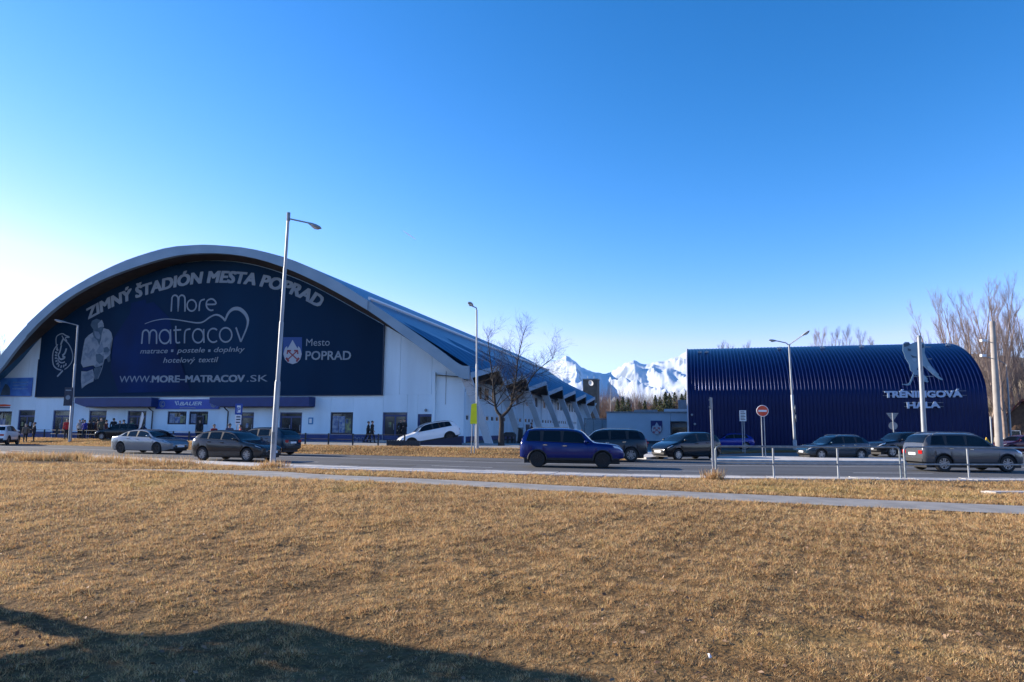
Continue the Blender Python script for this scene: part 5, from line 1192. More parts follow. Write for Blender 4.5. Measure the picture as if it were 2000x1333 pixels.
# ---- bike rack by the doors
p = from_local(-8.2, -3.4); p.z = gz(p.x, p.y) + .02
T = thing('bicycle_rack', 'grey steel bicycle rack of low hoops before the entrance', 'rack', p, -TH)
for i in range(7): MB().tube([(i * .34, 0, 0), (i * .34, 0, .34), (i * .34 + .05, 0, .42), (i * .34 + .17, 0, .42), (i * .34 + .22, 0, .34), (i * .34 + .22, 0, 0)], .016, 6).build('hoop', galv, T)
MB().box((-.05, -.02, .0), (2.35, .02, .04)).build('base_rail', galv, T)
# ---- bins and a bench by the stadium side
p = at(995, 857, 56.5); p.z = gz(p.x, p.y) + .02
T = thing('bench_shelter', 'dark low bench with a curved cover behind the bare tree', 'shelter', p, R(-8)); dk = mat('dark_sheet', (.012, .014, .018), None, 1, .6)
MB().prism([(-.55, -.3, .55), (-.5, -.3, .75), (-.3, -.3, .9), (.35, -.3, .9), (.5, -.3, .72), (.52, -.3, .55)], (0, .7, 0)).build('cover', dk, T)
for x in (-.48, -.15, .2, .46): MB().box((x - .04, -.28, 0), (x + .04, .35, .55)).build('leg', dk, T)
MB().box((-.5, -.2, .25), (.5, .3, .35)).build('seat', dk, T)
p = at(1016, 857, 58.5); p.z = gz(p.x, p.y) + .02
T = thing('waste_bin', 'tall dark waste bin leaning by the second buttress', 'bin', p, R(-10)); MB().prism([(-.22, -.2, 0), (.22, -.2, 0), (.2, -.2, 1.15), (-.12, -.2, 1.2)], (0, .4, 0)).build('bin_body', dk, T); MB().box((-.2, -.24, 1.2), (.24, .24, 1.28)).build('lid', dk, T)
# litter on the lawn
p = ground_at(1386, 1285, .03); T = thing('litter', 'scrap of white paper lying on the dry lawn', 'litter', p, .4); T.scale = (.62, .62, .62)
MB().add([(-.02, -.015, 0), (.02, -.02, .01), (.025, .02, .035), (-.01, .025, .045), (0, 0, .05)], [(0, 1, 4), (1, 2, 4), (2, 3, 4), (3, 0, 4)]).build('paper', sign_white, T)
# concrete drain slab near the right edge
p = ground_at(1985, 965.5, .0); T = thing('drain_slab', 'flat pale concrete drain slab in the grass at the right edge', 'slab', p, R(4)); MB().box((-.75, -.2, -.05), (.75, .2, .075)).build('slab', concrete, T); MB().box((-.7, .23, -.03), (.8, .42, .05)).build('slab_lip', concrete, T)
# ================================================================ people
skin_m = mat('skin', (.42, .25, .18), None, 1, .6); hair_m = mat('dark_hair', (.02, .014, .01), None, 1, .7); hair_g = mat('grey_hair', (.25, .24, .23), None, 1, .7); shoe_m = mat('dark_shoe', (.015, .015, .016), None, 1, .6)
def body_mesh(pose):
    """one continuous figure, 1.75 m tall, facing -Y; material slots: jacket, trousers, skin, shoes"""
    caps = []   # (a, ra, b, rb, slot)
    st = pose.get('stride', 0.0); ln = pose.get('lean', 0.0)
    def leg(s, k):
        hip = Vector((s * .095, 0, .90)); knee = Vector((s * .105, -.20 * k - .02, .50)); ank = Vector((s * .105, -.30 * k + (.10 if k < 0 else .02), .09 + (.05 if k < -.3 else 0))); toe = ank + Vector((s * .02, -.17, -.045))
        caps.extend([(hip, .105, knee, .07, 1), (knee, .072, ank, .05, 1), (ank + Vector((0, .04, -.03)), .05, toe, .038, 3)])
    leg(1, st); leg(-1, -st)
    T = lambda v: v + Vector((0, -ln * max(0, v.z - .9), 0))
    caps += [(T(Vector((-.06, 0, .93))), .13, T(Vector((.06, 0, .93))), .13, 0), (T(Vector((0, 0, .98))), .145, T(Vector((0, .0, 1.18))), .15, 0), (T(Vector((-.09, 0, 1.33))), .125, T(Vector((.09, 0, 1.33))), .125, 0),
             (T(Vector((-.15, 0, 1.42))), .075, T(Vector((.15, 0, 1.42))), .075, 0), (T(Vector((0, .005, 1.45))), .06, T(Vector((0, -.01, 1.55))), .055, 2), (T(Vector((0, 0, 1.62))), .092, T(Vector((0, -.012, 1.66))), .092, 2), (T(Vector((0, -.09, 1.615))), .02, T(Vector((0, -.105, 1.605))), .014, 2)]
    for s, (e, h) in zip((1, -1), pose['arms']):
        sh = T(Vector((s * .20, 0, 1.41))); el = T(Vector((s * e[0], e[1], e[2]))); ha = T(Vector((s * h[0], h[1], h[2]))); d = (ha - el).normalized()
        caps.extend([(sh, .07, el, .055, 0), (el, .055, ha, .042, 0), (ha, .040, ha + d * .07, .036, 2)])
        for q in (-.022, 0, .022): caps.append((ha + d * .07 + Vector((0, q, 0)), .016, ha + d * .15 + Vector((0, q, -.005)), .013, 2))
        caps.append((ha + d * .02 + Vector((0, -.03, 0)), .016, ha + d * .08 + Vector((-s * .01, -.055, 0)), .013, 2))
    m = MB()
    for a, ra, b, rb, sl_ in caps:
        d = (b - a); L = d.length; d = d / L if L > 1e-6 else Vector((0, 0, 1))
        P = [a - d * ra * .98, a - d * ra * .7, a, b, b + d * rb * .7, b + d * rb * .98]; m.tube(P, [ra * .2, ra * .72, ra, rb, rb * .72, rb * .2], 10)
    o = m.build('body', skin_m); md = o.modifiers.new('r', 'REMESH'); md.mode = 'VOXEL'; md.voxel_size = .021
    sm = o.modifiers.new('s', 'SMOOTH'); sm.iterations = 2; sm.factor = .5
    dg = bpy.context.evaluated_depsgraph_get(); me = bpy.data.meshes.new_from_object(o.evaluated_get(dg)); old = o.data; bpy.data.objects.remove(o); bpy.data.meshes.remove(old)
    cen = np.empty(len(me.polygons) * 3); me.polygons.foreach_get('center', cen); cen = cen.reshape(-1, 3)
    best = np.full(len(cen), 1e9); slot = np.zeros(len(cen), int)
    for a, ra, b, rb, sl_ in caps:
        a_ = np.array(a); ab = np.array(b) - a_; t = np.clip(((cen - a_) @ ab) / max(1e-9, ab @ ab), 0, 1); dist = np.linalg.norm(cen - (a_ + t[:, None] * ab), axis=1) - (ra + (rb - ra) * t)
        k = dist < best; best[k] = dist[k]; slot[k] = sl_
    me.materials.clear()
    for _ in range(4): me.materials.append(skin_m)
    me.polygons.foreach_set('material_index', slot); me.polygons.foreach_set('use_smooth', [True] * len(me.polygons)); me.update()
    hp = T(Vector((0, .012, 1.665)))
    return me, hp
POSES = [dict(arms=(((.26, .04, 1.14), (.27, -.02, .88)), ((.26, .04, 1.14), (.27, -.02, .88)))),
         dict(stride=.75, lean=.06, arms=(((.25, .14, 1.16), (.24, .12, .92)), ((.25, -.08, 1.16), (.23, -.24, .98)))),
         dict(lean=.03, arms=(((.27, -.02, 1.15), (.12, -.22, 1.12)), ((.27, .03, 1.14), (.26, -.05, .88)))),
         dict(stride=-.5, lean=.12, arms=(((.26, -.1, 1.16), (.22, -.28, 1.02)), ((.25, .1, 1.16), (.24, .05, .9))))]
BM = [body_mesh(p) for p in POSES]
hair_b = MB().ell((0, 0, 0), (.098, .108, .085), 12, 8).build('hair', hair_m, None, 60); hair_me = hair_b.data; bpy.data.objects.remove(hair_b)
hat_b = MB(); hat_b.ell((0, 0, .01), (.108, .115, .095), 12, 8); hat_b.lathe([(.112, -.045), (.118, -.03), (.118, .0), (.110, .01)], 14); hb = hat_b.build('hat', hair_m, None, 60); hat_me = hb.data; bpy.data.objects.remove(hb)
JC = {}
def cloth(c): return mat('cloth_%d_%d_%d' % tuple(int(v * 999) for v in c), c, None, 1, .85)
def person(px, Y, heading, pose, jacket, trousers, label, h=1.74, top='hair', z=None, group=None, hatc=(.05, .05, .06)):
    p = at(px, 850, Y); p.z = (gz(p.x, p.y) + .02) if z is None else z
    T = thing('person', label, 'person', p, R(heading), group); T.scale = (h / 1.75,) * 3
    me0, hp = BM[pose]; me = me0.copy()
    for i, m_ in enumerate((cloth(jacket), cloth(trousers), skin_m, shoe_m)): me.materials[i] = m_
    b = bpy.data.objects.new('body', me); C.objects.link(b); b.parent = T
    if top == 'bald': return T
    hm = (hat_me if top == 'hat' else hair_me).copy(); hm.materials.clear(); hm.materials.append(cloth(hatc) if top == 'hat' else (hair_g if top == 'grey' else hair_m))
    ho = bpy.data.objects.new('hat' if top == 'hat' else 'hair', hm); C.objects.link(ho); ho.parent = T; ho.location = hp + Vector((0, .012, .022))
    return T
dk_ = (.012, .013, .016); jean = (.02, .03, .06)
person(50, 61.5, 30, 0, (.10, .09, .08), dk_, 'person in a grey-brown jacket, left of the pair by the left doors', 1.62, 'hat', hatc=(.2, .18, .15))
person(66.5, 61.5, -50, 2, (.02, .016, .022), dk_, 'person in a black jacket, right of the pair by the left doors', 1.7, 'hat')
person(129.5, 61.5, 15, 0, (.42, .015, .02), dk_, 'person in a bright red jacket left of the far left lamp', 1.76)
Q = 'people waiting under the left canopy'
person(154, 62.5, 80, 0, (.42, .44, .44), dk_, 'person in a pale jacket at the left end of the canopy crowd', 1.7, 'grey', group=Q)
person(159.5, 63.5, 150, 0, (.015, .04, .035), jean, 'person in dark green with a light blue hat in the canopy crowd', 1.8, 'hat', hatc=(.08, .22, .34), group=Q)
person(164, 62.0, 170, 0, (.02, .03, .24), dk_, 'person in a bright blue jacket in the canopy crowd', 1.68, group=Q)
person(173, 62.8, 200, 0, (.035, .025, .018), dk_, 'person in dark brown right of the bright blue jacket', 1.66, group=Q)
person(181, 63.6, 160, 2, (.02, .035, .06), dk_, 'person in slate blue standing before the canopy door', 1.7, group=Q)
person(189.5, 62.6, 175, 0, (.05, .012, .012), dk_, 'person in dark red-brown beside the bald man', 1.72, group=Q)
person(196, 61.5, 60, 2, (.09, .085, .06), dk_, 'tall bald person in an olive jacket in the canopy crowd', 1.82, 'bald', group=Q)
person(206.5, 62.4, 140, 0, (.07, .012, .016), dk_, 'person in a maroon jacket right of the bald man', 1.7, group=Q)
person(220.5, 63.8, 185, 0, (.014, .012, .014), dk_, 'tall person in black by the wall between the canopy doors', 1.86, group=Q)
person(231.5, 60.8, 70, 3, (.02, .04, .09), dk_, 'person in navy bending beside the black parked car', 1.62, group=Q)
person(240.5, 61.8, 150, 0, (.014, .014, .018), dk_, 'person in black behind the black parked car', 1.7, 'hat', group=Q)
person(255, 64.6, 10, 0, (.03, .20, .06), dk_, 'person in a green top in the right canopy doorway', 1.68, group=Q)
person(389, 62.4, 5, 0, (.012, .012, .014), dk_, 'person in black standing in the shop doorway', 1.74)
person(417, 45.6, 60, 1, (.20, .015, .02), dk_, 'person in dark red walking behind the grey hatchback', 1.70, z=.08)
person(447.5, 45.2, 40, 1, (.03, .04, .09), jean, 'person in navy and white left of the parking sign', 1.74, 'hat', z=.08)
person(470, 45.8, -60, 1, (.36, .02, .02), dk_, 'person in bright red right of the parking sign', 1.66, z=.08)
person(718.5, 55.2, 95, 1, (.012, .013, .016), dk_, 'left one of the two people in black walking along the white wall', 1.72, z=.40)
person(726, 54.7, 80, 1, (.014, .013, .013), dk_, 'right one of the two people in black walking along the white wall', 1.76, z=.40)
person(782, 57.2, 10, 0, (.012, .012, .014), dk_, 'person in black at the left of the open wide door', 1.70, z=.62)
person(789.5, 57.0, -30, 2, (.016, .014, .016), dk_, 'person in black at the right of the open wide door', 1.74, z=.62)
person(1037.5, 58.5, 80, 1, (.05, .012, .014), dk_, 'person in dark red passing the stadium side wall', 1.7)
# ================================================================ trees and far scenery
bark = mat('dark_bark', (.022, .018, .016), (.05, .041, .036), 6, .95, bump=.4); bark_p = mat('poplar_bark', (.22, .16, .135), (.32, .25, .21), 3, .95); bark_b = mat('birch_bark', (.55, .53, .50), (.2, .19, .18), 5, .9, lo=.55, hi=.75)
twig_m = mat('twigs_brown', (.16, .12, .105), (.24, .185, .165), 2, .95)
def grow(m, rnd, p, d, ln, r, lv, maxlv, spread, nchild, up=.15, shrink=.62, sides=(7, 6, 5, 4, 3, 3), wob=.18, m2=None):
    n = 4 if lv < 2 else 3; P = [p.copy()]; Rr = [r]; q = p.copy(); dd = d.copy()
    for i in range(n):
        dd = (dd + Vector((rnd.uniform(-wob, wob), rnd.uniform(-wob, wob), rnd.uniform(-wob, wob) * .5 + up * .5))).normalized(); q = q + dd * (ln / n); P.append(q.copy()); Rr.append(max(.0035, r * (1 - .62 * (i + 1) / n)))
    (m if lv < 2 or m2 is None else m2).tube(P, Rr, sides[min(lv, 5)], caps=False)
    if lv >= maxlv: return
    for c in range(nchild[min(lv, len(nchild) - 1)]):
        t = rnd.uniform(.28, 1.0); i = min(n - 1, int(t * n)); base = P[i].lerp(P[i + 1], t * n - i) if i < n else P[-1]
        T = (P[min(i + 1, n)] - P[i]).normalized(); o = T.orthogonal().normalized(); a = rnd.uniform(0, 6.283); side = (Matrix.Rotation(a, 3, T) @ o)
        an = rnd.uniform(*spread); nd = (T * math.cos(an) + side * math.sin(an) + Vector((0, 0, up))).normalized()
        grow(m, rnd, base, nd, ln * rnd.uniform(shrink - .12, shrink + .1), Rr[i] * rnd.uniform(.45, .62), lv + 1, maxlv, spread, nchild, up, shrink, sides, wob, m2)
# the bare tree in front of the stadium side: forked trunk traced in depth
TB = at(979, 872, 49.0); TB.z = gz(TB.x, TB.y)
T = thing('bare_tree', 'bare forked deciduous tree in front of the stadium side', 'tree', TB)
rnd = random.Random(12); m = MB(); m2 = MB()
def tp(px, py, dy=0.0): return at(px, py, 49.0 + dy) - TB
fork = tp(979, 812)
m.tube([(0, 0, -.1), (0, 0, .1), tp(979, 850), tp(980, 830), fork], [.30, .24, .185, .17, .18], 10)
for limb in ([(979, 814, 0), (969, 800, .2), (965, 770, .5), (962, 735, .6), (957, 700, .3), (953, 660, .2)], [(980, 814, 0), (996, 797, -.3), (1003, 770, -.6), (1008, 735, -.8), (1012, 700, -1.2), (1022, 655, -1.4)], [(1000, 785, -.5), (1020, 770, -.2), (1040, 735, .4), (1060, 715, .8), (1080, 700, 1.0)]):
    P = smooth_pts([tp(a, b, c) for a, b, c in limb], 3); n = len(P)
    r0 = .125 if limb[0][1] > 800 else .07; Rr = [lerp(r0, .02, (i / (n - 1)) ** .8) for i in range(n)]
    m.tube(P, Rr, 8)
    for i in range(4, n):
        for c in range(2 if i % 2 else 3):
            Tn = (P[i] - P[i - 1]).normalized(); side = Matrix.Rotation(rnd.uniform(0, 6.28), 3, Tn) @ Tn.orthogonal().normalized(); an = rnd.uniform(.6, 1.15)
            grow(m2, rnd, P[i - 1].lerp(P[i], rnd.random()), (Tn * math.cos(an) + side * math.sin(an)).normalized(), rnd.uniform(1.2, 2.3) * (1 - .35 * i / n), Rr[i] * .5, 2, 4, (.4, .95), (0, 0, 6, 5), .06, .6, wob=.25)
    for c in range(4): grow(m2, rnd, P[-1], (Vector((rnd.uniform(-.7, .7), rnd.uniform(-.7, .7), 1))).normalized(), rnd.uniform(.6, 1.2), .018, 3, 4, (.4, .9), (0, 0, 5, 5), .05, .6, wob=.22)
m.build('trunk', bark, T, 60); m2.build('crown', mat('dark_twigs', (.03, .025, .023), None, 1, .95), T)
# tall bare trees: three growth forms, copied
def make_tree(seed, h, r, fan, bk, nch=(10, 7, 6), up=.35, levels=3, shrink=.46, stems=1, spread=(.35, .75)):
    rnd = random.Random(seed); m = MB(); m2 = MB()
    for s in range(stems):
        a = 6.28 * s / max(1, stems) + rnd.random(); d = Vector((math.cos(a) * fan, math.sin(a) * fan, 1)).normalized()
        n = 7; P = [Vector((0, 0, -.5))]; Rr = [r]; q = Vector((0, 0, 0)); hh = h * rnd.uniform(.82, 1)
        for i in range(n):
            d = (d + Vector((rnd.uniform(-.06, .06), rnd.uniform(-.06, .06), .05))).normalized(); q = q + d * (hh / n); P.append(q.copy()); Rr.append(max(.03, r * (1 - .9 * (i + 1) / n)))
        m.tube(P, Rr, 7)
        for i in range(2, n + 1):
            for c in range(nch[0] // 2):
                Tn = (P[i] - P[i - 1]).normalized(); side = Matrix.Rotation(rnd.uniform(0, 6.28), 3, Tn) @ Tn.orthogonal().normalized(); an = rnd.uniform(*spread)
                grow(m2, rnd, P[i - 1].lerp(P[i], rnd.random()), (Tn * math.cos(an) + side * math.sin(an)).normalized(), h * rnd.uniform(.16, .3) * (1.15 - .7 * i / n), Rr[i - 1] * .26, 2, 2 + levels - 1, (.3, .7), (0, 0, nch[1], nch[2]), up, shrink, wob=.14)
    t = thing('bare_tree', 'x', 'tree'); m.build('trunk', bk, t, 60); m2.build('crown', twig_m, t); return t
def place(proto, px, Y, top_py, h, label, group=None, first=[]):
    o = proto if proto.name not in first else copy_tree(proto); first.append(proto.name)
    p = at(px, 840, Y); zt = at(px, top_py, Y).z; g_ = gz(p.x, p.y); s = (zt - g_) / h
    o.location = (p.x, p.y, g_); o.scale = (s, s, s); o.rotation_euler = (0, 0, random.uniform(0, 6.28)); tag(o, label, 'tree', group); return o
PA = make_tree(1, 20, .26, .20, bark_p, (9, 9, 7), stems=3); PB = make_tree(5, 20, .26, .28, bark_p, (8, 9, 7), stems=4, spread=(.3, .6)); PC = make_tree(9, 20, .22, .05, bark_p, (16, 9, 7), stems=1, spread=(.3, .55))
Gp = 'bare poplars behind the right end of the hall'
for k, (pr, px, Y, ty, nm) in enumerate([(PB, 1886, 92, 588, 'leftmost leaning bare poplar beyond the hall end'), (PA, 1897, 104, 580, 'second bare poplar from the left beyond the hall end'), (PB, 1930, 98, 577, 'bare poplar rising just left of the concrete pole'), (PA, 1962, 88, 574, 'bare poplar rising just right of the concrete pole'), (PB, 1990, 96, 576, 'bare poplar at the right picture edge'), (PA, 2030, 90, 580, 'bare poplar just past the right picture edge')]):
    place(pr, px, Y, ty, 20, nm, Gp)
for k, (px, ty) in enumerate([(1597, 641), (1618, 636), (1640, 637), (1661, 633), (1686, 640), (1716, 655)]):
    place(PC, px, 128 + 3 * (k % 3), ty, 20, ['first', 'second', 'third', 'fourth', 'fifth', 'last'][k] + ' from the left of the upright bare trees behind the hall roof', 'upright bare trees behind the hall')
for k, (px, ty) in enumerate([(1412, 664), (1431, 667), (1463, 664)]):
    place(PC, px, 150, ty, 20, ['left', 'middle', 'right'][k] + ' one of the three twiggy treetops over the hall’s left roof', 'twiggy treetops over the hall roof')
place(PA, -2, 118, 655, 20, 'bare tree at the left picture edge behind the stadium', 'trees left of the stadium'); place(PB, 12, 125, 672, 20, 'smaller bare tree touching the stadium roof at far left', 'trees left of the stadium')
BR = make_tree(21, 20, .20, .05, bark_b, (10, 5, 5), stems=1)
place(BR, 1244, 165, 742, 20, 'white-barked birch rising above the low block', 'birches in the gap'); place(BR, 1190, 170, 752, 20, 'thin birch just right of the brick tower', 'birches in the gap')
# conifers and brown wood in the gap
needle = mat('needle_dark_green', (.03, .045, .014), (.085, .095, .03), .5, .9); brush_m = mat('brown_thicket', (.10, .062, .045), (.17, .105, .08), .35, .95)
def conifer(seed, h, w_):
    rnd = random.Random(seed); t = thing('conifer', 'x', 'tree'); MB().tube([(0, 0, -1), (0, 0, h * .96)], [.25, .05], 6).build('trunk', bark, t)
    m = MB()
    for i in range(1100):
        f = rnd.random() ** .75; z = h * (.12 + .88 * (1 - f)); rad = w_ * (f ** .8) * rnd.uniform(.25, 1.0) * (1 + .25 * math.sin(z * 2.1)); a = rnd.uniform(0, 6.283); c = Vector((rad * math.cos(a), rad * math.sin(a), z - rad * .25)); u = Vector((math.cos(a), math.sin(a), -.3)); v = Vector((-math.sin(a), math.cos(a), rnd.uniform(-.3, .3))); s = rnd.uniform(.35, .8)
        m.add([c - u * s * .5, c + v * s * .4, c + u * s * .7 + Vector((0, 0, -.15)), c - v * s * .4], [(0, 1, 2, 3)])
    m.build('crown', needle, t, recalc=False); return t
CA = conifer(1, 14, 4.0); CB = conifer(2, 14, 4.6); CC_ = conifer(3, 14, 3.4)
cl = ['dark conifer beside the brown wood', 'rounded conifer left of the birch', 'conifer right of the birch', 'tall conifer above the crest', 'dark conifer over the low block roof', 'pointed conifer over the porch', 'leaning conifer by the roof units', 'dense conifer near the hall', 'conifer touching the hall edge', 'last conifer behind the hall edge', 'small conifer low in the wood', 'small conifer under the birch']
for k, (px, ty) in enumerate([(1207, 779), (1217, 775), (1260, 782), (1281, 772), (1290, 775), (1301, 765), (1309, 768), (1319, 766), (1333, 769), (1342, 764), (1228, 780), (1250, 784)]):
    place((CA, CB, CC_)[k % 3], px, 205 + 9 * (k % 4), ty, 14, cl[k], 'conifers in the gap')
m = MB(); rnd = random.Random(5)
for i in range(80):
    px = 1140 + 200 * rnd.random() ** 1.4; Y = rnd.uniform(225, 275); p = at(px, 840, Y); zt = at(px, rnd.uniform(781, 797), Y).z
    for k in range(7): grow(m, rnd, Vector((p.x + rnd.uniform(-1.2, 1.2), p.y + rnd.uniform(-1, 1), -1)), Vector((rnd.uniform(-.25, .25), rnd.uniform(-.2, .2), 1)).normalized(), zt + 1, .09, 2, 4, (.25, .6), (0, 0, 5, 4), .25, .42)
tag(m.build('brown_wood', brush_m), 'brown leafless wood behind the low block', 'wood', kind='stuff')
# ---- snow mountains
SKY = [(100, 815), (500, 790), (800, 745), (960, 722), (1030, 727), (1060, 715), (1080, 706), (1095, 699.5), (1106, 693.5), (1113, 697), (1122, 704), (1136, 716), (1150, 722), (1165, 727), (1185, 731), (1200, 722), (1215, 714), (1225, 706), (1233, 704), (1240, 702), (1250, 707), (1262, 711), (1280, 706), (1300, 704), (1320, 696), (1345, 684), (1372, 680), (1420, 692), (1550, 712), (1700, 745), (1850, 790), (2100, 820)]
pxs = list(range(100, 1040, 20)) + [1040 + 1.5 * i for i in range(240)] + list(range(1400, 2101, 20))
rs = [4800 + 130 * i for i in range(78)]
vs = []; fs = []
for px in pxs:
    d = ray(px, 838); dh = Vector((d.x, d.y, 0)); zr = (11000 * ray(px, interp(SKY, px)).z / math.hypot(ray(px, interp(SKY, px)).x, ray(px, interp(SKY, px)).y)) + 1.7
    dh.normalize()
    for r_ in rs:
        gg = interp([(4800, .0), (6500, .05), (8000, .26), (9300, .52), (10300, .80), (11000, 1.0), (11800, .7), (13500, .25), (15000, 0)], r_)
        x, y = dh.x * r_, dh.y * r_
        rid = 1 - abs(noise.noise(Vector((x / 620 + .35 * y / 900, y / 2300, 3.1)))) * 2; rid2 = 1 - abs(noise.noise(Vector((x / 230, y / 640, 8.2)))) * 2
        amp = sstep(5200, 8000, r_) * (1 - .9 * sstep(10200, 10950, r_) * sstep(11900, 11100, r_))
        z = zr * gg + amp * (230 * (rid - .55) + 110 * (rid2 - .5)) + 14 * noise.noise(Vector((x / 70, y / 70, 1))) * sstep(6000, 9000, r_)
        vs.append((x, y, max(-5, z) - (6 if r_ < 5000 else 0)))
k = len(rs)
for i in range(len(pxs) - 1):
    for j in range(k - 1): q = i * k + j; fs.append((q, q + 1, q + k + 1, q + k))
mm = bpy.data.materials.new('snowy_rock'); mm.use_nodes = True; t = mm.node_tree; b = t.nodes['Principled BSDF']; b.inputs['Roughness'].default_value = .9; b.inputs['Specular IOR Level'].default_value = .1
ge = t.nodes.new('ShaderNodeNewGeometry'); sx = t.nodes.new('ShaderNodeSeparateXYZ'); t.links.new(ge.outputs['Normal'], sx.inputs[0]); sp = t.nodes.new('ShaderNodeSeparateXYZ'); t.links.new(ge.outputs['Position'], sp.inputs[0])
nz = t.nodes.new('ShaderNodeTexNoise'); nz.inputs['Scale'].default_value = .006; nz.inputs['Detail'].default_value = 10; t.links.new(ge.outputs['Position'], nz.inputs['Vector'])
ad = t.nodes.new('ShaderNodeMath'); ad.operation = 'MULTIPLY_ADD'; t.links.new(nz.outputs['Fac'], ad.inputs[0]); ad.inputs[1].default_value = .9; t.links.new(sx.outputs['Z'], ad.inputs[2])
cr_ = t.nodes.new('ShaderNodeValToRGB'); cr_.color_ramp.elements[0].position = 1.02; cr_.color_ramp.elements[0].color = (.2, .23, .27, 1); cr_.color_ramp.elements[1].position = 1.0; 
cr_.color_ramp.elements[0].position = .0; cr_.color_ramp.elements[1].position = 1.0
mr = t.nodes.new('ShaderNodeMapRange'); t.links.new(ad.outputs[0], mr.inputs[0]); mr.inputs[1].default_value = .92; mr.inputs[2].default_value = 1.10; t.links.new(mr.outputs[0], cr_.inputs[0]); cr_.color_ramp.elements[1].color = (.52, .56, .62, 1)
# dark forest on the low slopes
a2 = t.nodes.new('ShaderNodeMath'); a2.operation = 'MULTIPLY_ADD'; t.links.new(nz.outputs['Fac'], a2.inputs[0]); a2.inputs[1].default_value = -260; t.links.new(sp.outputs['Z'], a2.inputs[2])
m2_ = t.nodes.new('ShaderNodeMapRange'); t.links.new(a2.outputs[0], m2_.inputs[0]); m2_.inputs[1].default_value = 120; m2_.inputs[2].default_value = 330
mx = t.nodes.new('ShaderNodeMix'); mx.data_type = 'RGBA'; t.links.new(m2_.outputs[0], mx.inputs[0]); mx.inputs[6].default_value = (.07, .085, .075, 1); t.links.new(cr_.outputs[0], mx.inputs[7]); t.links.new(mx.outputs[2], b.inputs['Base Color'])
mo = MB().add(vs, fs).build('mountains', mm, None, 50, recalc=False); tag(mo, kind='structure')
# ---- hillside and house at the far right
hill_m = mat('winter_hillside', (.16, .11, .06), (.26, .2, .12), .05, .95)
hv = []; hf = []
nx, ny = 40, 16
for i in range(nx + 1):
    for j in range(ny + 1):
        x = lerp(130, 700, i / nx); y = lerp(170, 600, j / ny); z = 62 * sstep(170, 520, y) * sstep(130, 330, x) * (1 + .12 * math.sin(x * .03)) * sstep(0, .1, i / nx) - 2; hv.append((x, y, z + 2 * noise.noise(Vector((x / 30, y / 30, 0)))))
for i in range(nx):
    for j in range(ny): q = i * (ny + 1) + j; hf.append((q, q + ny + 1, q + ny + 2, q + 1))
tag(MB().add(hv, hf).build('hill', hill_m, None, 60), kind='structure')
hp_ = at(2000, 840, 92); hp_.z = gz(hp_.x, hp_.y)
T = thing('cottage', 'dark timber cottage with steep maroon roof at the right edge', 'house', hp_, R(-35)); wood = mat('dark_timber', (.11, .06, .035), (.17, .1, .06), 3, .8); roof_m = mat('maroon_roof', (.07, .018, .02), (.1, .03, .03), 2, .7)
MB().box((-3, -3.5, -.3), (3, 3.5, 2.6)).build('wall', wood, T)
MB().prism([(-3.7, -3.9, 2.2), (0, -3.9, 6.0), (3.7, -3.9, 2.2), (3.5, -3.9, 2.0), (0, -3.9, 5.7), (-3.5, -3.9, 2.0)], (0, 7.8, 0)).build('roof', roof_m, T); MB().prism([(-3, -3.4, 2.6), (3, -3.4, 2.6), (0, -3.4, 5.6)], (0, 6.8, 0)).build('gable', wood, T)
for x in (-1.6, .6): f = MB().box((x, -3.56, .7), (x + 1.1, -3.51, 1.9)).build('window', sign_white, T); MB().box((x + .08, -3.575, .78), (x + 1.02, -3.562, 1.82)).build('pane', glass, f)
# pale fence of stones before the cottage, thickets behind
rnd = random.Random(31); m = MB(); thick = mat('grey_green_thicket', (.09, .075, .05), (.17, .14, .09), .5, .95)
for i in range(60):
    px = rnd.uniform(1945, 2075); Y = rnd.uniform(100, 135); p = at(px, 840, Y); zt = at(px, rnd.uniform(742, 785), Y).z
    for k in range(7): grow(m, rnd, Vector((p.x + rnd.uniform(-1, 1), p.y + rnd.uniform(-1, 1), -.5)), Vector((rnd.uniform(-.45, .45), rnd.uniform(-.3, .3), 1)).normalized(), zt * rnd.uniform(.5, .9), .06, 2, 4, (.35, .9), (0, 0, 6, 5), .05, .45)
tag(m.build('thicket', thick), 'tangle of bare brown thickets behind the concrete pole', 'thicket', kind='stuff')
p0 = at(1946, 840, 84); p1 = at(2060, 840, 78); T = thing('stone_wall', 'low pale stone wall before the cottage', 'wall', (p0.x, p0.y, gz(p0.x, p0.y)))
d = (p1 - p0); L = d.length; d.normalize(); ang = math.atan2(d.y, d.x); stm = mat('pale_stone', (.34, .31, .27), (.46, .43, .38), 3, .9)
for row in range(2):
    x = 0
    while x < L:
        w_ = rnd.uniform(.5, .9); o = MB().cbox((0, 0, 0), (w_ - .04, .4, .48)).build('stone', stm, T); o.location = (d.x * x, d.y * x, .25 + row * .52); o.rotation_euler = (rnd.uniform(-.03, .03), rnd.uniform(-.03, .03), ang + rnd.uniform(-.04, .04)); x += w_
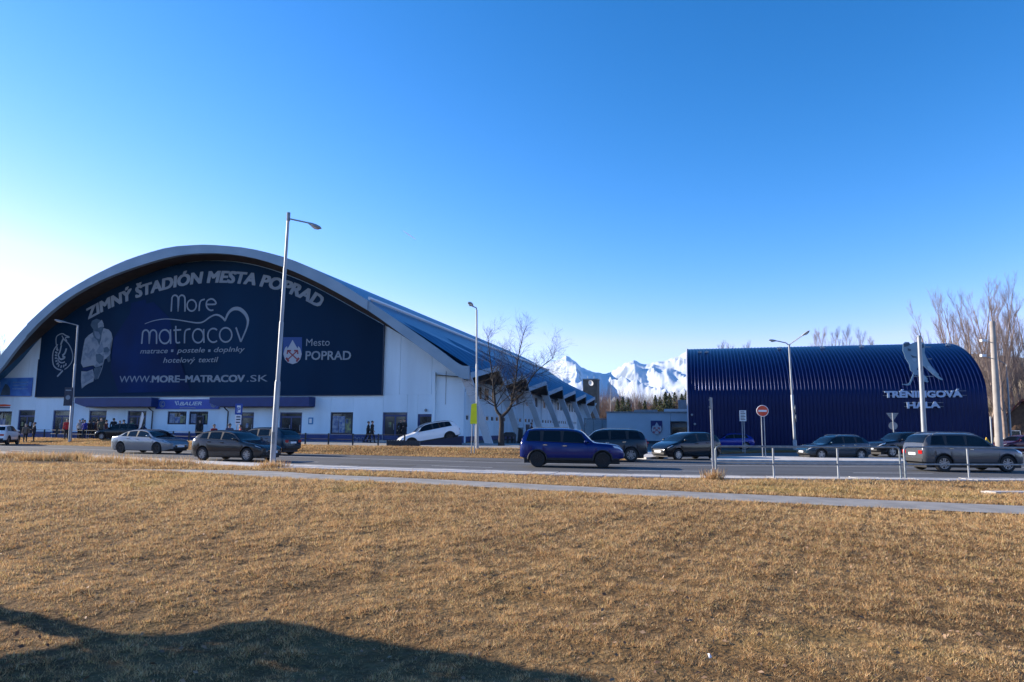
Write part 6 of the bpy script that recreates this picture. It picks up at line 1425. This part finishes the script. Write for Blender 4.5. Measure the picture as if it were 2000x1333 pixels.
# ---- unseen evergreen added out of frame, crown shaped to cast the lawn shadow
dv = Vector((math.sin(SUN_AZ), -math.cos(SUN_AZ), 0)); nv = Vector((math.cos(SUN_AZ), math.sin(SUN_AZ), 0)); D0 = -11.0
TE = math.tan(SUN_EL)
edge = [ground_at(*q) for q in [(-40, 1180), (0, 1190), (130, 1215), (215, 1240), (250, 1245), (380, 1232), (480, 1222), (580, 1228), (680, 1245), (900, 1285), (1150, 1333), (1300, 1370)]]
E = [(g_.dot(nv), (g_.dot(dv) - D0) * TE) for g_ in edge]     # (across, height) of the outline that casts that edge
gap = [ground_at(*q) for q in [(0, 1212), (100, 1235), (190, 1260), (100, 1275), (0, 1288)]]; GP = [(g_.dot(nv), (g_.dot(dv) - D0) * TE) for g_ in gap]
outl = E + [(3.6, 5.6), (2.0, 6.4), (.2, 5.6), (-1.0, 4.2), (-1.4, 2.6), (.2, 1.7), (2.0, 1.6)] + GP[::-1]
def inside(pt, poly):
    c = False; x, y = pt
    for (x0, y0), (x1, y1) in zip(poly, poly[1:] + poly[:1]):
        if (y0 > y) != (y1 > y) and x < (x1 - x0) * (y - y0) / (y1 - y0) + x0: c = not c
    return c
tb = dv * D0 + nv * 1.6
T = thing('shadow_evergreen', 'unseen evergreen added out of frame at left, shaped to cast the foreground shadow', 'tree', (tb.x, tb.y, 0)); rnd = random.Random(8)
MB().tube([(0, 0, -.2), (0, 0, 1.2), tuple(nv * .1 + Vector((0, 0, 3.2))), tuple(nv * .2 + Vector((0, 0, 5)))], [.3, .24, .17, .06], 9).build('trunk', bark, T, 50)
m = MB()
for i in range(52000):
    a_, h_ = rnd.uniform(-1.5, 5.3), rnd.uniform(1.2, 6.5)
    if not inside((a_, h_), outl): continue
    dep = rnd.uniform(-.9, .9) * max(.12, min(1, (5.3 - a_)))
    c = nv * (a_ - 1.6) + dv * dep + Vector((0, 0, h_ + dep * TE * -1)); u = Vector((rnd.uniform(-1, 1), rnd.uniform(-1, 1), rnd.uniform(-1, 1))).normalized(); v = u.orthogonal().normalized(); s = rnd.uniform(.04, .07)
    m.add([c - u * s * 1.5, c + v * s * .6, c + u * s * 1.5, c - v * s * .6], [(0, 1, 2, 3)])
m.build('crown', needle, T, recalc=False)
# ---- contrail high in the sky
c0 = at(787, 451, 9000); c1 = at(812, 468, 9300); mid = c0.lerp(c1, .5)
ct = MB().tube([c0 - mid, (c0 - mid) * .5, Vector((0, 0, 0)), (c1 - mid) * .6, c1 - mid], [3, 5, 7, 6, 2], 8).build('contrail', mat('ice_cloud', (.85, .86, .88), None, 1, 1.0), None, 60); ct.location = mid; tag(ct, 'short white contrail in the blue sky', 'contrail')

# ---- unseen spruce belt added behind the camera to darken reflections in glass and metal
m = MB(); rnd = random.Random(44)
spots = [(-165 + i * 5.2 + rnd.uniform(-1.5, 1.5), -27 - rnd.uniform(0, 7)) for i in range(64)] + [(-118 - rnd.uniform(0, 9), -30 + i * 4.6) for i in range(20)]
for cx, cy in spots:
    h = rnd.uniform(9.5, 12.5); w_ = rnd.uniform(2.6, 3.6)
    for k in range(150):
        f = rnd.random() ** .6; z = h * (1 - f) + .2; a = rnd.uniform(0, 6.283); rad = w_ * f * rnd.uniform(.5, 1); c = Vector((cx + rad * math.cos(a), cy + rad * math.sin(a), z)); u = Vector((math.cos(a), math.sin(a), -.45)); v = Vector((-math.sin(a), math.cos(a), rnd.uniform(-.3, .3))); s = rnd.uniform(.7, 1.3)
        m.add([c - u * s * .6, c + v * s * .6, c + u * s * .7, c - v * s * .6], [(0, 1, 2, 3)])
tag(m.build('added_spruce_belt', needle, None, recalc=False), 'unseen dark spruce belt added behind the camera to darken reflections', 'wood', kind='stuff')

# ---- air between here and the mountains
hz = bpy.data.materials.new('thin_haze'); hz.use_nodes = True; t = hz.node_tree; t.nodes.clear(); out = t.nodes.new('ShaderNodeOutputMaterial'); pv = t.nodes.new('ShaderNodeVolumePrincipled')
pv.inputs['Color'].default_value = (.2, .52, 1, 1); pv.inputs['Density'].default_value = 2.3e-5; pv.inputs['Anisotropy'].default_value = .2; t.links.new(pv.outputs[0], out.inputs['Volume'])
tag(MB().box((-16500, -4500, -30), (16500, 16500, 1450)).build('haze', hz), 'thin blue mountain haze filling the air', 'haze', kind='stuff')
